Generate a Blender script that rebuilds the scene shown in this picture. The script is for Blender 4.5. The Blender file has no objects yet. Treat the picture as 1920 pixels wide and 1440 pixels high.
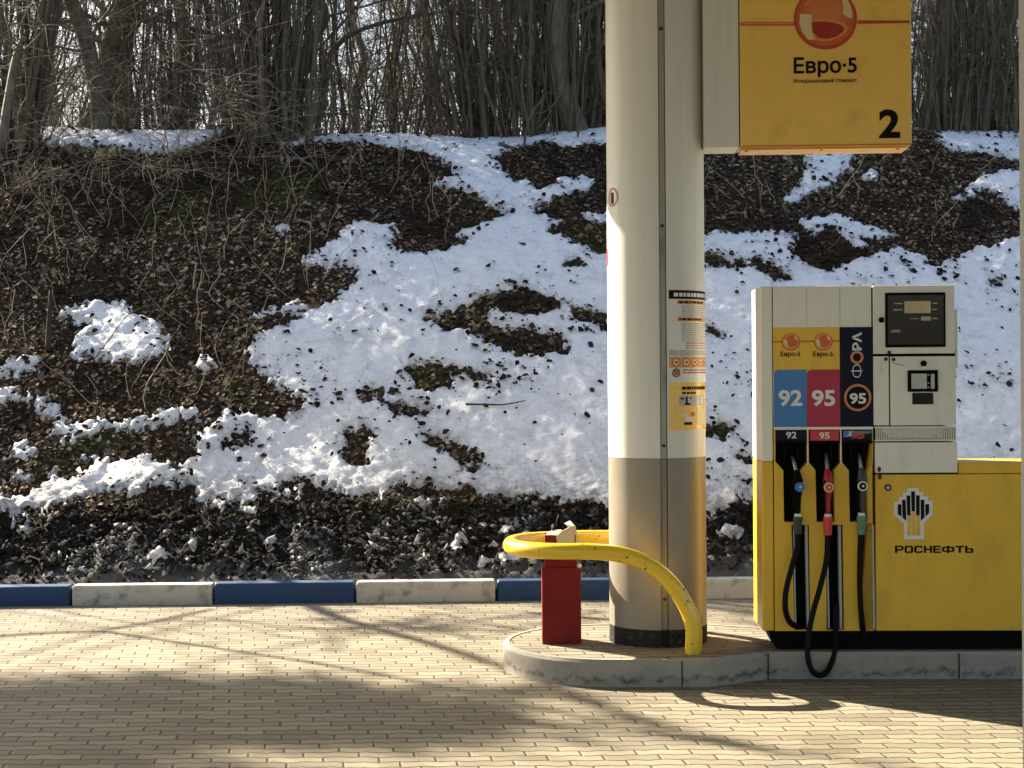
import bpy, bmesh, math, random
import numpy as np
from mathutils import Vector, Matrix

random.seed(7)
D = bpy.data
SC = bpy.context.scene
COL = SC.collection
R = math.radians

# ------------------------------------------------------------------ camera, sky, sun, exposure
CAM = np.array([0.0, 0.0, 1.6]); FPX = 3000.0; PITCH = .00467; ROLL = .0073
_r = np.array([1., 0, 0]); FW = np.array([0, math.cos(PITCH), -math.sin(PITCH)])
_u = np.array([0, math.sin(PITCH), math.cos(PITCH)])
RT = _r * math.cos(ROLL) - _u * math.sin(ROLL)
UP = _u * math.cos(ROLL) + _r * math.sin(ROLL)
cam = D.objects.new("camera", D.cameras.new("camera")); COL.objects.link(cam)
cam.data.sensor_width = 36; cam.data.lens = FPX / 1920 * 36
cam.data.clip_start = .05; cam.data.clip_end = 3000
cam.matrix_world = Matrix(((RT[0], UP[0], -FW[0], CAM[0]), (RT[1], UP[1], -FW[1], CAM[1]),
                           (RT[2], UP[2], -FW[2], CAM[2]), (0, 0, 0, 1)))
SC.camera = cam
SUN_E, SUN_A = R(30), R(49)          # elevation; azimuth turned from +Y towards -X
SUN = np.array([-math.sin(SUN_A) * math.cos(SUN_E), math.cos(SUN_A) * math.cos(SUN_E), math.sin(SUN_E)])
world = D.worlds.new("World"); SC.world = world; world.use_nodes = True
wn = world.node_tree; bg = wn.nodes["Background"]
sky = wn.nodes.new("ShaderNodeTexSky"); sky.sky_type = 'NISHITA'; sky.sun_disc = False
sky.sun_elevation = SUN_E; sky.sun_rotation = -SUN_A
sky.dust_density = 3.0; sky.air_density = 1.0; sky.ozone_density = 1.0
wn.links.new(sky.outputs[0], bg.inputs[0]); bg.inputs[1].default_value = .07
sl = D.lights.new("sun", 'SUN'); sl.energy = 5.0; sl.angle = R(.53); sl.color = (1.0, .88, .69)
so = D.objects.new("sun", sl); COL.objects.link(so)
so.rotation_euler = Vector((-SUN)).to_track_quat('-Z', 'Y').to_euler(); so.location = (-20, 20, 20)
SC.view_settings.view_transform = 'Standard'; SC.view_settings.look = 'None'
SC.view_settings.exposure = 2.2; SC.view_settings.gamma = 1
SC.cycles.max_bounces = 8; SC.cycles.diffuse_bounces = 4; SC.cycles.transparent_max_bounces = 8


def ray(px, py):
    return FW + RT * (px - 960) / FPX - UP * (py - 720) / FPX


def at_z(px, py, z=0.):
    d = ray(px, py); return CAM + d * (z - CAM[2]) / d[2]


def at_y(px, py, y):
    d = ray(px, py); return CAM + d * y / d[1]


# ------------------------------------------------------------------ materials
class NG:
    def __init__(s, name):
        s.m = D.materials.new(name); s.m.use_nodes = True
        s.t = s.m.node_tree; s.b = s.t.nodes["Principled BSDF"]

    def n(s, typ, **kw):
        x = s.t.nodes.new(typ)
        for k, v in kw.items(): setattr(x, k, v)
        return x

    def put(s, sock, v):
        if isinstance(v, bpy.types.NodeSocket): s.t.links.new(v, sock)
        elif v is not None: sock.default_value = v

    def coord(s, which='Object'):
        return s.n("ShaderNodeTexCoord").outputs[which]

    def noise(s, vec, scale, detail=4, rough=.55, out=0, dist=0.):
        x = s.n("ShaderNodeTexNoise"); s.put(x.inputs['Vector'], vec)
        x.inputs['Scale'].default_value = scale; x.inputs['Detail'].default_value = detail
        x.inputs['Roughness'].default_value = rough; x.inputs['Distortion'].default_value = dist
        return x.outputs[out]

    def math(s, op, a, b=None, c=None):
        x = s.n("ShaderNodeMath", operation=op)
        for i, v in enumerate((a, b, c)):
            if v is not None: s.put(x.inputs[i], v)
        return x.outputs[0]

    def ramp(s, fac, p0, p1, c0=(0, 0, 0, 1), c1=(1, 1, 1, 1)):
        x = s.n("ShaderNodeValToRGB"); s.put(x.inputs[0], fac)
        e = x.color_ramp.elements; e[0].position = p0; e[1].position = p1; e[0].color = c0; e[1].color = c1
        return x.outputs[0]

    def mix(s, fac, a, b, mode='MIX'):
        x = s.n("ShaderNodeMix", data_type='RGBA', blend_type=mode)
        s.put(x.inputs[0], fac); s.put(x.inputs[6], a); s.put(x.inputs[7], b)
        return x.outputs[2]

    def bump(s, h, strength=.3, dist=.01):
        x = s.n("ShaderNodeBump"); x.inputs['Strength'].default_value = strength
        x.inputs['Distance'].default_value = dist; s.put(x.inputs['Height'], h)
        s.t.links.new(x.outputs[0], s.b.inputs['Normal'])

    def scale(s, vec, sc):
        x = s.n("ShaderNodeMapping"); s.put(x.inputs[0], vec); x.inputs['Scale'].default_value = sc
        return x.outputs[0]


def c4(c, k=1.0): return (c[0] * k, c[1] * k, c[2] * k, 1)


def pmat(name, col, rough=.5, metal=0, var=.08, sc=6, dirt=None, damt=.5, dsc=14, dth=(.55, .7), bump=0, bsc=60, stretch=None, spec=.5, coat=0):
    g = NG(name); v = g.coord()
    if stretch: v = g.scale(v, stretch)
    n = g.noise(v, sc, 5, .6)
    c = g.mix(n, c4(col, 1 - var), c4(col, 1 + var))
    if dirt:
        d = g.ramp(g.noise(v, dsc, 8, .65), dth[0], dth[1])
        c = g.mix(g.math('MULTIPLY', d, damt), c, c4(dirt))
    g.put(g.b.inputs['Base Color'], c)
    g.b.inputs['Roughness'].default_value = rough; g.b.inputs['Metallic'].default_value = metal
    g.b.inputs['Specular IOR Level'].default_value = spec; g.b.inputs['Coat Weight'].default_value = coat
    if bump: g.bump(g.noise(v, bsc, 4, .6), bump, .004)
    return g.m


M = {}
M['cream'] = pmat("cream_paint", (.79, .76, .64), .38, var=.05, sc=3, dirt=(.30, .25, .17), damt=.35, dsc=5, dth=(.52, .8), stretch=(1, 1, .35))
M['cream_col'] = pmat("column_cream_paint", (.70, .69, .62), .5, var=.04, sc=2, dirt=(.33, .29, .22), damt=.28, dsc=4, dth=(.48, .85), stretch=(6, 6, .2), bump=.05, bsc=1.5)
M['greige'] = pmat("column_greige_paint", (.255, .228, .178), .4, var=.07, sc=4, dirt=(.14, .11, .08), damt=.45, dsc=7, dth=(.5, .8), stretch=(1, 1, .4))
M['skirt'] = pmat("dark_base_band", (.02, .018, .016), .7, var=.2, spec=.2, dirt=(.16, .13, .1), damt=.5, dsc=20)
M['seam'] = pmat("seam_strip_paint", (.40, .38, .32), .45, var=.1, dirt=(.12, .1, .07), damt=.5, dsc=10, stretch=(1, 1, .2))
M['dark'] = pmat("dark_gap", (.005, .004, .004), .8, spec=.1)
M['black'] = pmat("black_plastic", (.003, .003, .003), .6, var=.2, spec=.06)
M['rubber'] = pmat("black_rubber", (.004, .004, .0045), .55, var=.3, sc=40, bump=.1, spec=.12)
M['yellow'] = pmat("yellow_paint", (.78, .47, .03), .32, var=.05, sc=4, dirt=(.30, .18, .03), damt=.5, dsc=6, dth=(.48, .8), stretch=(1, 1, .4), bump=.06, bsc=2.5)
M['rail'] = pmat("chipped_yellow_paint", (.80, .52, .02), .3, var=.05, sc=9, dirt=(.09, .035, .015), damt=.95, dsc=34, dth=(.615, .63), coat=.3)
M['signyel'] = pmat("sign_yellow", (.90, .57, .12), .25, var=.1, sc=3.5, dirt=(.42, .22, .02), damt=.5, dsc=4, dth=(.55, .8))
M['blue'] = pmat("blue_sticker", (.055, .19, .46), .4)
M['crimson'] = pmat("crimson_sticker", (.40, .018, .05), .4)
M['red'] = pmat("red_sticker", (.55, .035, .04), .4)
M['navy'] = pmat("navy_sticker", (.003, .005, .018), .4, spec=.2)
M['white'] = pmat("white_print", (.72, .72, .68), .45)
M['greyp'] = pmat("grey_print", (.42, .43, .40), .5)
M['ink'] = pmat("dark_ink", (.007, .004, .005), .6, spec=.15)
M['inkgrey'] = pmat("grey_ink", (.30, .27, .2), .5)
M['orange'] = pmat("orange_print", (.62, .12, .02), .4)
M['orange2'] = pmat("orange_red_print", (.50, .06, .015), .35)
M['orange3'] = pmat("deep_red_print", (.38, .03, .012), .35)
M['amber'] = pmat("amber_print", (.70, .30, .06), .4)
M['pale'] = pmat("pale_highlight_print", (.72, .60, .30), .4)
M['ring'] = pmat("copper_ring_print", (.55, .20, .08), .4)
M['glass'] = pmat("dark_display_glass", (.022, .014, .008), .12, var=.6, sc=7, spec=.25)
M['lcd'] = pmat("lcd_face", (.52, .42, .22), .3, var=.2, sc=25, stretch=(1, 1, .2))
M['lcd2'] = pmat("grey_lcd_face", (.42, .38, .28), .3)
M['steel'] = pmat("brushed_steel", (.42, .40, .36), .35, .8, var=.2)
M['screen'] = pmat("pale_reader_window", (.45, .46, .40), .3, var=.15, sc=20)
M['ngreen'] = pmat("dark_green_coupling", (.012, .035, .022), .4)
M['lgreen'] = pmat("green_coupling", (.07, .20, .12), .4)
M['ngrey'] = pmat("grey_nozzle_paint", (.055, .05, .04), .5)
M['nred'] = pmat("red_nozzle_paint", (.36, .015, .015), .4)
M['bin'] = pmat("red_box_paint", (.17, .006, .006), .55, spec=.25, var=.12, sc=9, dirt=(.06, .012, .01), damt=.5, dsc=12)
M['card'] = pmat("cardboard", (.55, .47, .36), .85, var=.15, sc=18)
M['conc'] = pmat("painted_concrete", (.30, .295, .275), .85, var=.14, sc=5, dirt=(.06, .05, .042), damt=.7, dsc=7, dth=(.52, .72), bump=.35, bsc=70)
M['kwhite'] = pmat("white_kerb_paint", (.46, .45, .41), .8, var=.12, sc=7, dirt=(.13, .11, .085), damt=.75, dsc=9, dth=(.50, .68), bump=.4, bsc=60)
M['kblue'] = pmat("blue_kerb_paint", (.008, .044, .125), .7, var=.2, sc=7, dirt=(.06, .055, .05), damt=.6, dsc=11, dth=(.56, .72), bump=.4, bsc=60)
M['postgrey'] = pmat("grey_post_paint", (.30, .31, .28), .5, var=.05)
M['soffit'] = pmat("canopy_panel", (.34, .34, .33), .6)
M['grass'] = pmat("dead_grass", (.30, .26, .10), .8, var=.3)
M['dead'] = pmat("pale_dead_wood", (.34, .28, .20), .9, var=.3, sc=20)
M['stickd'] = pmat("dark_wet_wood", (.045, .033, .024), .9, var=.3, sc=20)


def bark(name, a, b, sc):
    g = NG(name); v = g.scale(g.coord(), (1, 1, .25)); n = g.noise(v, sc, 6, .65)
    n2 = g.noise(g.coord(), 1.3, 3, .5)
    c = g.mix(g.ramp(n, .35, .7), c4(a), c4(b))
    c = g.mix(g.math('MULTIPLY', n2, .5), c, c4((.10, .105, .07)))
    g.put(g.b.inputs['Base Color'], c); g.b.inputs['Roughness'].default_value = .9
    g.bump(n, .8, .02); return g.m


M['bark'] = bark("tree_bark", (.04, .032, .023), (.18, .15, .11), 22)
M['bark2'] = bark("shrub_bark", (.034, .024, .016), (.155, .115, .076), 14)
M['twig'] = bark("twig_bark", (.055, .042, .03), (.20, .16, .115), 9)


def pavers(name, along=(.235, .088), tint=(.220, .194, .134)):
    g = NG(name); v = g.coord()
    sx = g.n("ShaderNodeSeparateXYZ"); g.put(sx.inputs[0], v); X, Yv = sx.outputs[0], sx.outputs[1]
    wv = g.noise(v, 2.2, 2, .5)
    zz = g.math('PINGPONG', g.math('MULTIPLY', X, 1.0), .0625)
    yy = g.math('ADD', Yv, g.math('MULTIPLY', zz, .22))
    yy = g.math('ADD', yy, g.math('MULTIPLY', wv, .07))
    row = g.math('DIVIDE', yy, along[1]); ri = g.math('FLOOR', row); rf = g.math('FRACT', row)
    xx = g.math('ADD', g.math('DIVIDE', X, along[0]), g.math('MULTIPLY', ri, .40))
    xx = g.math('ADD', xx, g.math('MULTIPLY', g.math('SUBTRACT', rf, .5), .05))
    xi = g.math('FLOOR', xx); xf = g.math('FRACT', xx)
    dy = g.math('SUBTRACT', .5, g.math('ABSOLUTE', g.math('SUBTRACT', rf, .5)))     # 0 at row joint
    dx = g.math('SUBTRACT', .5, g.math('ABSOLUTE', g.math('SUBTRACT', xf, .5)))
    rough = g.noise(v, 60, 3, .6)
    dyn = g.math('ADD', dy, g.math('MULTIPLY', g.math('SUBTRACT', rough, .5), .05))
    dxn = g.math('ADD', dx, g.math('MULTIPLY', g.math('SUBTRACT', rough, .5), .03))
    j1 = g.ramp(dyn, .03, .10); j2 = g.ramp(dxn, .008, .036)
    cmb = g.n("ShaderNodeCombineXYZ"); g.put(cmb.inputs[0], xi); g.put(cmb.inputs[1], ri)
    wnz = g.n("ShaderNodeTexWhiteNoise", noise_dimensions='2D'); g.put(wnz.inputs[0], cmb.outputs[0])
    rnd = wnz.outputs[0]
    keep = g.math('MULTIPLY', j1, j2)
    col = g.mix(rnd, c4(tint, .70), c4(tint, 1.26))
    col = g.mix(g.ramp(g.noise(v, .9, 4, .6), .35, .75), col, g.mix(.55, col, c4((.23, .21, .17))))
    col = g.mix(g.math('MULTIPLY', g.ramp(g.noise(v, 22, 7, .75), .45, .7), .6), col, c4((.2, .17, .12)))
    col = g.mix(j2, c4((.135, .115, .078)), col); col = g.mix(j1, c4((.075, .062, .042)), col)
    g.put(g.b.inputs['Base Color'], col); g.b.inputs['Roughness'].default_value = .88
    g.b.inputs['Specular IOR Level'].default_value = .3
    h = g.math('ADD', g.math('MULTIPLY', keep, 1.0), g.math('MULTIPLY', rough, .25))
    h = g.math('ADD', h, g.math('MULTIPLY', rnd, .25))
    g.bump(h, .9, .006)
    return g.m


M['pavers'] = pavers("interlocking_pavers")


def bank_mat():
    g = NG("bank_soil"); v = g.coord()
    at = g.n("ShaderNodeVertexColor", layer_name="mask"); sp = g.n("ShaderNodeSeparateColor"); g.put(sp.inputs[0], at.outputs[0])
    mud, moss = sp.outputs[0], sp.outputs[1]
    soil = g.mix(g.noise(v, 16, 7, .7), c4((.013, .009, .006)), c4((.070, .046, .028)))
    soil = g.mix(g.math('MULTIPLY', moss, g.ramp(g.noise(v, 24, 4, .6), .4, .6)), soil, c4((.07, .075, .02)))
    n = g.noise(v, 11, 9, .72, dist=.6); n2 = g.noise(v, 1.1, 3, .5)
    ice = g.ramp(g.math('ADD', n, g.math('MULTIPLY', g.math('SUBTRACT', n2, .5), .35)), .56, .66)
    grit = g.mix(g.noise(v, 45, 5, .7), c4((.10, .10, .097)), c4((.46, .46, .45)))
    mudc = g.mix(ice, g.mix(g.noise(v, 40, 4, .6), c4((.004, .0035, .003)), c4((.032, .026, .020))), grit)
    silt = g.mix(g.noise(v, 30, 7, .7), c4((.035, .034, .032)), c4((.20, .20, .195)))
    mudc = g.mix(g.math('MULTIPLY', sp.outputs[2], .8), mudc, silt)
    g.put(g.b.inputs['Base Color'], g.mix(mud, soil, mudc))
    g.b.inputs['Roughness'].default_value = .9; g.b.inputs['Specular IOR Level'].default_value = .15
    g.bump(g.math('ADD', n, g.noise(v, 70, 5, .65)), .8, .02)
    return g.m


def snow_mat():
    g = NG("old_snow"); v = g.coord()
    n = g.noise(v, 9, 7, .65); f = g.noise(v, 55, 5, .7)
    c = g.mix(n, c4((.82, .83, .85)), c4((.92, .92, .92)))
    c = g.mix(g.math('MULTIPLY', g.ramp(g.noise(v, 3.5, 8, .72), .52, .70), .45), c, c4((.36, .35, .33)))
    sp = g.ramp(g.noise(v, 34, 6, .75), .57, .70)
    c = g.mix(g.math('MULTIPLY', sp, .55), c, c4((.24, .22, .19)))
    at = g.n("ShaderNodeVertexColor", layer_name="mask"); s = g.n("ShaderNodeSeparateColor"); g.put(s.inputs[0], at.outputs[0])
    grime = g.math('MULTIPLY', s.outputs[0], g.ramp(g.noise(v, 14, 8, .7), .38, .62))
    c = g.mix(g.math('MULTIPLY', grime, .85), c, c4((.16, .14, .115)))
    g.put(g.b.inputs['Base Color'], c); g.b.inputs['Roughness'].default_value = .75
    g.bump(g.math('ADD', g.math('MULTIPLY', n, 1.6), f), .75, .02)
    return g.m


def leaf_mat():
    g = NG("dead_leaves"); at = g.n("ShaderNodeVertexColor", layer_name="tint")
    g.put(g.b.inputs['Base Color'], g.mix(g.math('MULTIPLY', g.noise(g.coord(), 60, 3, .6), .5), at.outputs[0], c4((.03, .02, .014))))
    g.b.inputs['Roughness'].default_value = .95; g.b.inputs['Specular IOR Level'].default_value = .12; return g.m


# ------------------------------------------------------------------ mesh helpers
def mesh_np(name, V, F, mat=None, smooth=False):
    """V (n,3) array, F (m,k) int array, one face size."""
    V = np.asarray(V, dtype=np.float32); F = np.asarray(F, dtype=np.int32)
    m = D.meshes.new(name); k = F.shape[1]
    m.vertices.add(len(V)); m.vertices.foreach_set('co', V.ravel())
    m.loops.add(F.size); m.loops.foreach_set('vertex_index', F.ravel())
    m.polygons.add(len(F)); m.polygons.foreach_set('loop_start', np.arange(0, F.size, k, dtype=np.int32))
    if smooth: m.polygons.foreach_set('use_smooth', np.ones(len(F), dtype=bool))
    m.update(calc_edges=True); m.validate()
    if mat: m.materials.append(mat)
    return m


def link(name, mesh, parent=None):
    o = D.objects.new(name, mesh); COL.objects.link(o)
    if parent: o.parent = parent
    return o


def bm_obj(name, bm, mat, parent=None, bevel=0, smooth=False, seg=2):
    bmesh.ops.recalc_face_normals(bm, faces=bm.faces)
    m = D.meshes.new(name); bm.to_mesh(m); bm.free()
    if smooth:
        for p in m.polygons: p.use_smooth = True
    if mat: m.materials.append(mat)
    o = link(name, m, parent)
    if bevel:
        b = o.modifiers.new("bevel", 'BEVEL'); b.width = bevel; b.segments = seg; b.limit_method = 'ANGLE'; b.angle_limit = R(40)
    return o


def add_box(bm, x0, x1, y0, y1, z0, z1):
    v = [bm.verts.new(p) for p in ((x0, y0, z0), (x1, y0, z0), (x1, y1, z0), (x0, y1, z0), (x0, y0, z1), (x1, y0, z1), (x1, y1, z1), (x0, y1, z1))]
    for f in ((0, 1, 2, 3), (4, 5, 6, 7), (0, 1, 5, 4), (1, 2, 6, 5), (2, 3, 7, 6), (3, 0, 4, 7)):
        bm.faces.new([v[i] for i in f])


def add_prism(bm, poly, y0, y1):
    """poly [(x,z)] extruded from depth y0 (front) to y1."""
    a = [bm.verts.new((x, y0, z)) for x, z in poly]; b = [bm.verts.new((x, y1, z)) for x, z in poly]
    bm.faces.new(a); bm.faces.new(b[::-1]); n = len(a)
    for i in range(n): bm.faces.new((a[i], b[i], b[(i + 1) % n], a[(i + 1) % n]))


def add_slab(bm, poly, z0, z1):
    a = [bm.verts.new((x, y, z0)) for x, y in poly]; b = [bm.verts.new((x, y, z1)) for x, y in poly]
    bm.faces.new(a[::-1]); bm.faces.new(b); n = len(a)
    for i in range(n): bm.faces.new((a[i], a[(i + 1) % n], b[(i + 1) % n], b[i]))


def panel_holes(bm, outer, holes, y0, y1):
    """flat panel with cut-outs, poly lists in (x,z), thickness y0..y1"""
    edges = []
    for loop in [outer] + holes:
        vs = [bm.verts.new((x, y0, z)) for x, z in loop]
        for i in range(len(vs)): edges.append(bm.edges.new((vs[i], vs[(i + 1) % len(vs)])))
    r = bmesh.ops.triangle_fill(bm, use_beauty=True, use_dissolve=False, edges=edges, normal=(0, -1, 0))
    fs = [f for f in r['geom'] if isinstance(f, bmesh.types.BMFace)]
    e = bmesh.ops.extrude_face_region(bm, geom=fs)
    bmesh.ops.translate(bm, vec=(0, y1 - y0, 0), verts=[v for v in e['geom'] if isinstance(v, bmesh.types.BMVert)])


def smooth_path(pts, n=6):
    P = [Vector(p) for p in pts]; out = []
    for i in range(len(P) - 1):
        p0 = P[max(i - 1, 0)]; p1 = P[i]; p2 = P[i + 1]; p3 = P[min(i + 2, len(P) - 1)]
        for k in range(n):
            t = k / n
            out.append(.5 * ((2 * p1) + (p2 - p0) * t + (2 * p0 - 5 * p1 + 4 * p2 - p3) * t * t + (3 * p1 - p0 - 3 * p2 + p3) * t ** 3))
    out.append(P[-1]); return out


def add_tube(bm, pts, rad, sides=10, caps=True):
    pts = [Vector(p) for p in pts]; n = len(pts)
    if not hasattr(rad, '__len__'): rad = [rad] * n
    rings = []; up = None
    for i in range(n):
        d = (pts[min(i + 1, n - 1)] - pts[max(i - 1, 0)]).normalized()
        if up is None:
            up = Vector((0, 0, 1)) if abs(d.z) < .9 else Vector((1, 0, 0))
        a = d.cross(up).normalized(); b = a.cross(d).normalized(); up = b
        rings.append([bm.verts.new(pts[i] + (a * math.cos(2 * math.pi * k / sides) + b * math.sin(2 * math.pi * k / sides)) * rad[i]) for k in range(sides)])
    for i in range(n - 1):
        for k in range(sides):
            bm.faces.new((rings[i][k], rings[i][(k + 1) % sides], rings[i + 1][(k + 1) % sides], rings[i + 1][k]))
    if caps: bm.faces.new(rings[0][::-1]); bm.faces.new(rings[-1])


def add_disc(bm, cx, cz, r, y0, y1, rz=None, n=28):
    rz = rz or r
    add_prism(bm, [(cx + r * math.cos(2 * math.pi * k / n), cz + rz * math.sin(2 * math.pi * k / n)) for k in range(n)], y0, y1)


def add_ring(bm, cx, cz, ro, ri, y0, y1, n=32, k=1.0):
    for i in range(n):
        a, b = 2 * math.pi * i / n, 2 * math.pi * (i + 1) / n
        add_prism(bm, [(cx + ro * math.cos(a), cz + k * ro * math.sin(a)), (cx + ro * math.cos(b), cz + k * ro * math.sin(b)),
                       (cx + ri * math.cos(b), cz + k * ri * math.sin(b)), (cx + ri * math.cos(a), cz + k * ri * math.sin(a))], y0, y1)
    bmesh.ops.remove_doubles(bm, verts=bm.verts, dist=1e-6)
    # drop the inner shared walls left by the segments
    seen = {}
    for f in bm.faces:
        seen.setdefault(tuple(sorted(v.index for v in f.verts)), []).append(f)


def tag(o, label=None, cat=None, group=None, kind=None):
    if label: o['label'] = label
    if cat: o['category'] = cat
    if group: o['group'] = group
    if kind: o['kind'] = kind
    return o


class Fr:
    """A real plane: origin O, X to the right turned by yaw about Z, Y away, Z up."""
    def __init__(s, O, yaw=0.):
        s.O = np.array(O, float); s.yaw = yaw
        s.U = np.array([math.cos(yaw), math.sin(yaw), 0]); s.W = np.array([-math.sin(yaw), math.cos(yaw), 0])

    def uv(s, px, py, dep=0.):
        d = ray(px, py); t = ((s.O + s.W * dep - CAM) @ s.W) / (d @ s.W); p = CAM + d * t - s.O
        return (float(p @ s.U), float(p[2]))

    def poly(s, pts, dep=0.): return [s.uv(x, y, dep) for x, y in pts]

    def rect(s, x0, y0, x1, y1, dep=0.):
        xm, ym = (x0 + x1) / 2, (y0 + y1) / 2
        return s.uv(x0, ym, dep)[0], s.uv(x1, ym, dep)[0], s.uv(xm, y1, dep)[1], s.uv(xm, y0, dep)[1]   # u0,u1,v0,v1

    def empty(s, name, base=(0, 0, 0)):
        o = D.objects.new(name, None); COL.objects.link(o); o.empty_display_size = .2
        p = s.O + s.U * base[0] + s.W * base[1] + np.array([0, 0, base[2]])
        o.location = p; o.rotation_euler = (0, 0, s.yaw); return o

    def quadbox(s, bm, x0, y0, x1, y1, f, b, dep=None):
        u0, u1, v0, v1 = s.rect(x0, y0, x1, y1, f if dep is None else dep); add_box(bm, u0, u1, f, b, v0, v1)


def text_mesh(txt, off=0.0, shear=0.0):
    c = D.curves.new("lettering", 'FONT'); c.body = txt; c.offset = off; c.shear = shear; c.resolution_u = 4; c.extrude = .02
    o = D.objects.new("lettering", c); COL.objects.link(o)
    dg = bpy.context.evaluated_depsgraph_get(); dg.update()
    m = D.meshes.new_from_object(o.evaluated_get(dg)); D.objects.remove(o); D.curves.remove(c)
    return m


def text_part(name, txt, u0, u1, v0, v1, y, mat, parent, off=0.0, shear=0.0, rot=0):
    """lettering fitted in the rectangle u0..u1, v0..v1 of a panel, standing 1.5 mm proud at depth y"""
    m = text_mesh(txt, off, shear)
    co = np.empty(len(m.vertices) * 3); m.vertices.foreach_get('co', co); co = co.reshape(-1, 3)
    if rot: co = np.stack([-co[:, 1], co[:, 0], co[:, 2]], 1)
    mn, mx = co.min(0), co.max(0); q = (co - mn) / (mx - mn)
    out = np.stack([u0 + q[:, 0] * (u1 - u0), y + (1 - q[:, 2]) * .0015 - .0015, v0 + q[:, 1] * (v1 - v0)], 1)
    m.vertices.foreach_set('co', out.astype(np.float32).ravel()); m.materials.clear(); m.materials.append(mat); m.update()
    return link(name, m, parent)


# ------------------------------------------------------------------ noise
def _hash(ix, iy, seed):
    h = (ix.astype(np.int64) * 374761393 + iy.astype(np.int64) * 668265263 + seed * 1442695041) & 0xFFFFFFFF
    h = ((h ^ (h >> 13)) * 1274126177) & 0xFFFFFFFF
    return ((h ^ (h >> 16)) & 0xFFFFFF) / float(0xFFFFFF)


def vn(x, y, seed=0):
    ix = np.floor(x); iy = np.floor(y); fx = x - ix; fy = y - iy
    fx = fx * fx * (3 - 2 * fx); fy = fy * fy * (3 - 2 * fy)
    a = _hash(ix, iy, seed); b = _hash(ix + 1, iy, seed); c = _hash(ix, iy + 1, seed); d = _hash(ix + 1, iy + 1, seed)
    return (a * (1 - fx) + b * fx) * (1 - fy) + (c * (1 - fx) + d * fx) * fy


def fbm(x, y, seed=0, oct=4, gain=.5):
    s = 0; a = 1; t = 0
    for i in range(oct):
        s = s + a * vn(x * 2 ** i + 17.3 * i, y * 2 ** i - 9.1 * i, seed + i); t += a; a *= gain
    return s / t - .5


# ------------------------------------------------------------------ the ground and an unseen added road
KY = lambda x: 11.42 + .029 * x           # front foot of the road kerb
asm = pmat("asphalt", (.05, .05, .05), .9, var=.3, sc=30)  # dark asphalt added out of view behind the camera to cut bounced light
tag(link("unseen_road", mesh_np("unseen_road", [(-60, -60, -.004), (60, -60, -.004), (60, 3.02, -.004), (-60, 3.02, -.004)], [(0, 1, 2, 3)], asm)), kind='structure')
pav = mesh_np("pavement", [(-60, 3.0, 0), (60, 3.0, 0), (60, 13.16 - .02, 0), (-60, 9.68 - .02, 0)], [(0, 1, 2, 3)], M['pavers'])
tag(link("pavement", pav), kind='structure')
gm = pmat("winter_earth", (.10, .085, .06), .95, var=.3, sc=.5)
tag(link("ground", mesh_np("ground", [(-900, -900, -.06), (900, -900, -.06), (900, 900, -.06), (-900, 900, -.06)], [(0, 1, 2, 3)], gm)), kind='structure')

kyaw = math.atan(.029)
ks = []
for i in range(-5, 9):
    x0 = -3.135 + i * 1.005
    if -7 < x0 < 7: ks.append((i, x0))
for i, x0 in ks:
    bm = bmesh.new(); add_box(bm, .004, .996, 0, .15, -.2, .142 + random.uniform(-.004, .004))
    bmesh.ops.subdivide_edges(bm, edges=bm.edges, cuts=3, use_grid_fill=True)
    for v in bm.verts: v.co += Vector((0, random.uniform(-.002, .002), random.uniform(-.0015, .0015)))
    o = bm_obj("kerb_stone", bm, M['kwhite'] if i % 2 == 0 else M['kblue'], bevel=.018, seg=3)
    o.location = (x0, KY(x0) + random.uniform(-.006, .006), 0); o.rotation_euler = (0, 0, kyaw + random.uniform(-.003, .003))
    tag(o, kind='structure')

def kerb_conc():
    g = NG("island_kerb_concrete"); v = g.coord(); sp = g.n("ShaderNodeSeparateXYZ"); g.put(sp.inputs[0], v)
    c = g.mix(g.noise(v, 5, 6, .65), c4((.27, .245, .195)), c4((.38, .35, .29)))
    c = g.mix(g.math('MULTIPLY', g.ramp(g.noise(v, 8, 8, .7), .52, .75), .4), c, c4((.07, .06, .05)))
    nz_ = g.math('ADD', g.math('MULTIPLY', g.noise(g.scale(v, (1, 1, .5)), 9, 7, .7), .16), sp.outputs[2])     # tide line of dried slush
    line = g.math('SUBTRACT', 1.0, g.math('MULTIPLY', g.math('ABSOLUTE', g.math('SUBTRACT', nz_, .115)), 45))
    line = g.math('MULTIPLY', g.math('MAXIMUM', line, 0.0), g.ramp(g.noise(v, 13, 5, .7), .42, .58))
    c = g.mix(g.math('MULTIPLY', line, .8), c, c4((.035, .03, .025)))
    g.put(g.b.inputs['Base Color'], c); g.b.inputs['Roughness'].default_value = .85
    g.bump(g.noise(v, 60, 6, .65), .4, .005); return g.m


# pump island: kerb of straight and curved stones round a paved top
isl = []
for k in range(49):
    a = math.pi / 2 + math.pi * k / 48
    isl.append((.54 + .60 * math.cos(a), 8.82 + .61 * math.sin(a)))
isl += [(.80, 8.205), (1.005, 8.20), (1.33, 8.40), (5.2, 8.29), (5.2, 9.15), (1.45, 9.25), (1.05, 9.44)]
def inset(poly, d):
    out = []; n = len(poly)
    for i in range(n):
        p0, p1, p2 = (np.array(poly[(i + k) % n]) for k in (-1, 0, 1))
        e1 = (p1 - p0) / np.linalg.norm(p1 - p0); e2 = (p2 - p1) / np.linalg.norm(p2 - p1)
        n1 = np.array([-e1[1], e1[0]]); n2 = np.array([-e2[1], e2[0]])
        b = n1 + n2; b = b / max(np.linalg.norm(b), 1e-6); b = b / max(b @ n1, .4)
        out.append(tuple(p1 + b * d))
    return out
inn = inset(isl, .035)
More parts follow.
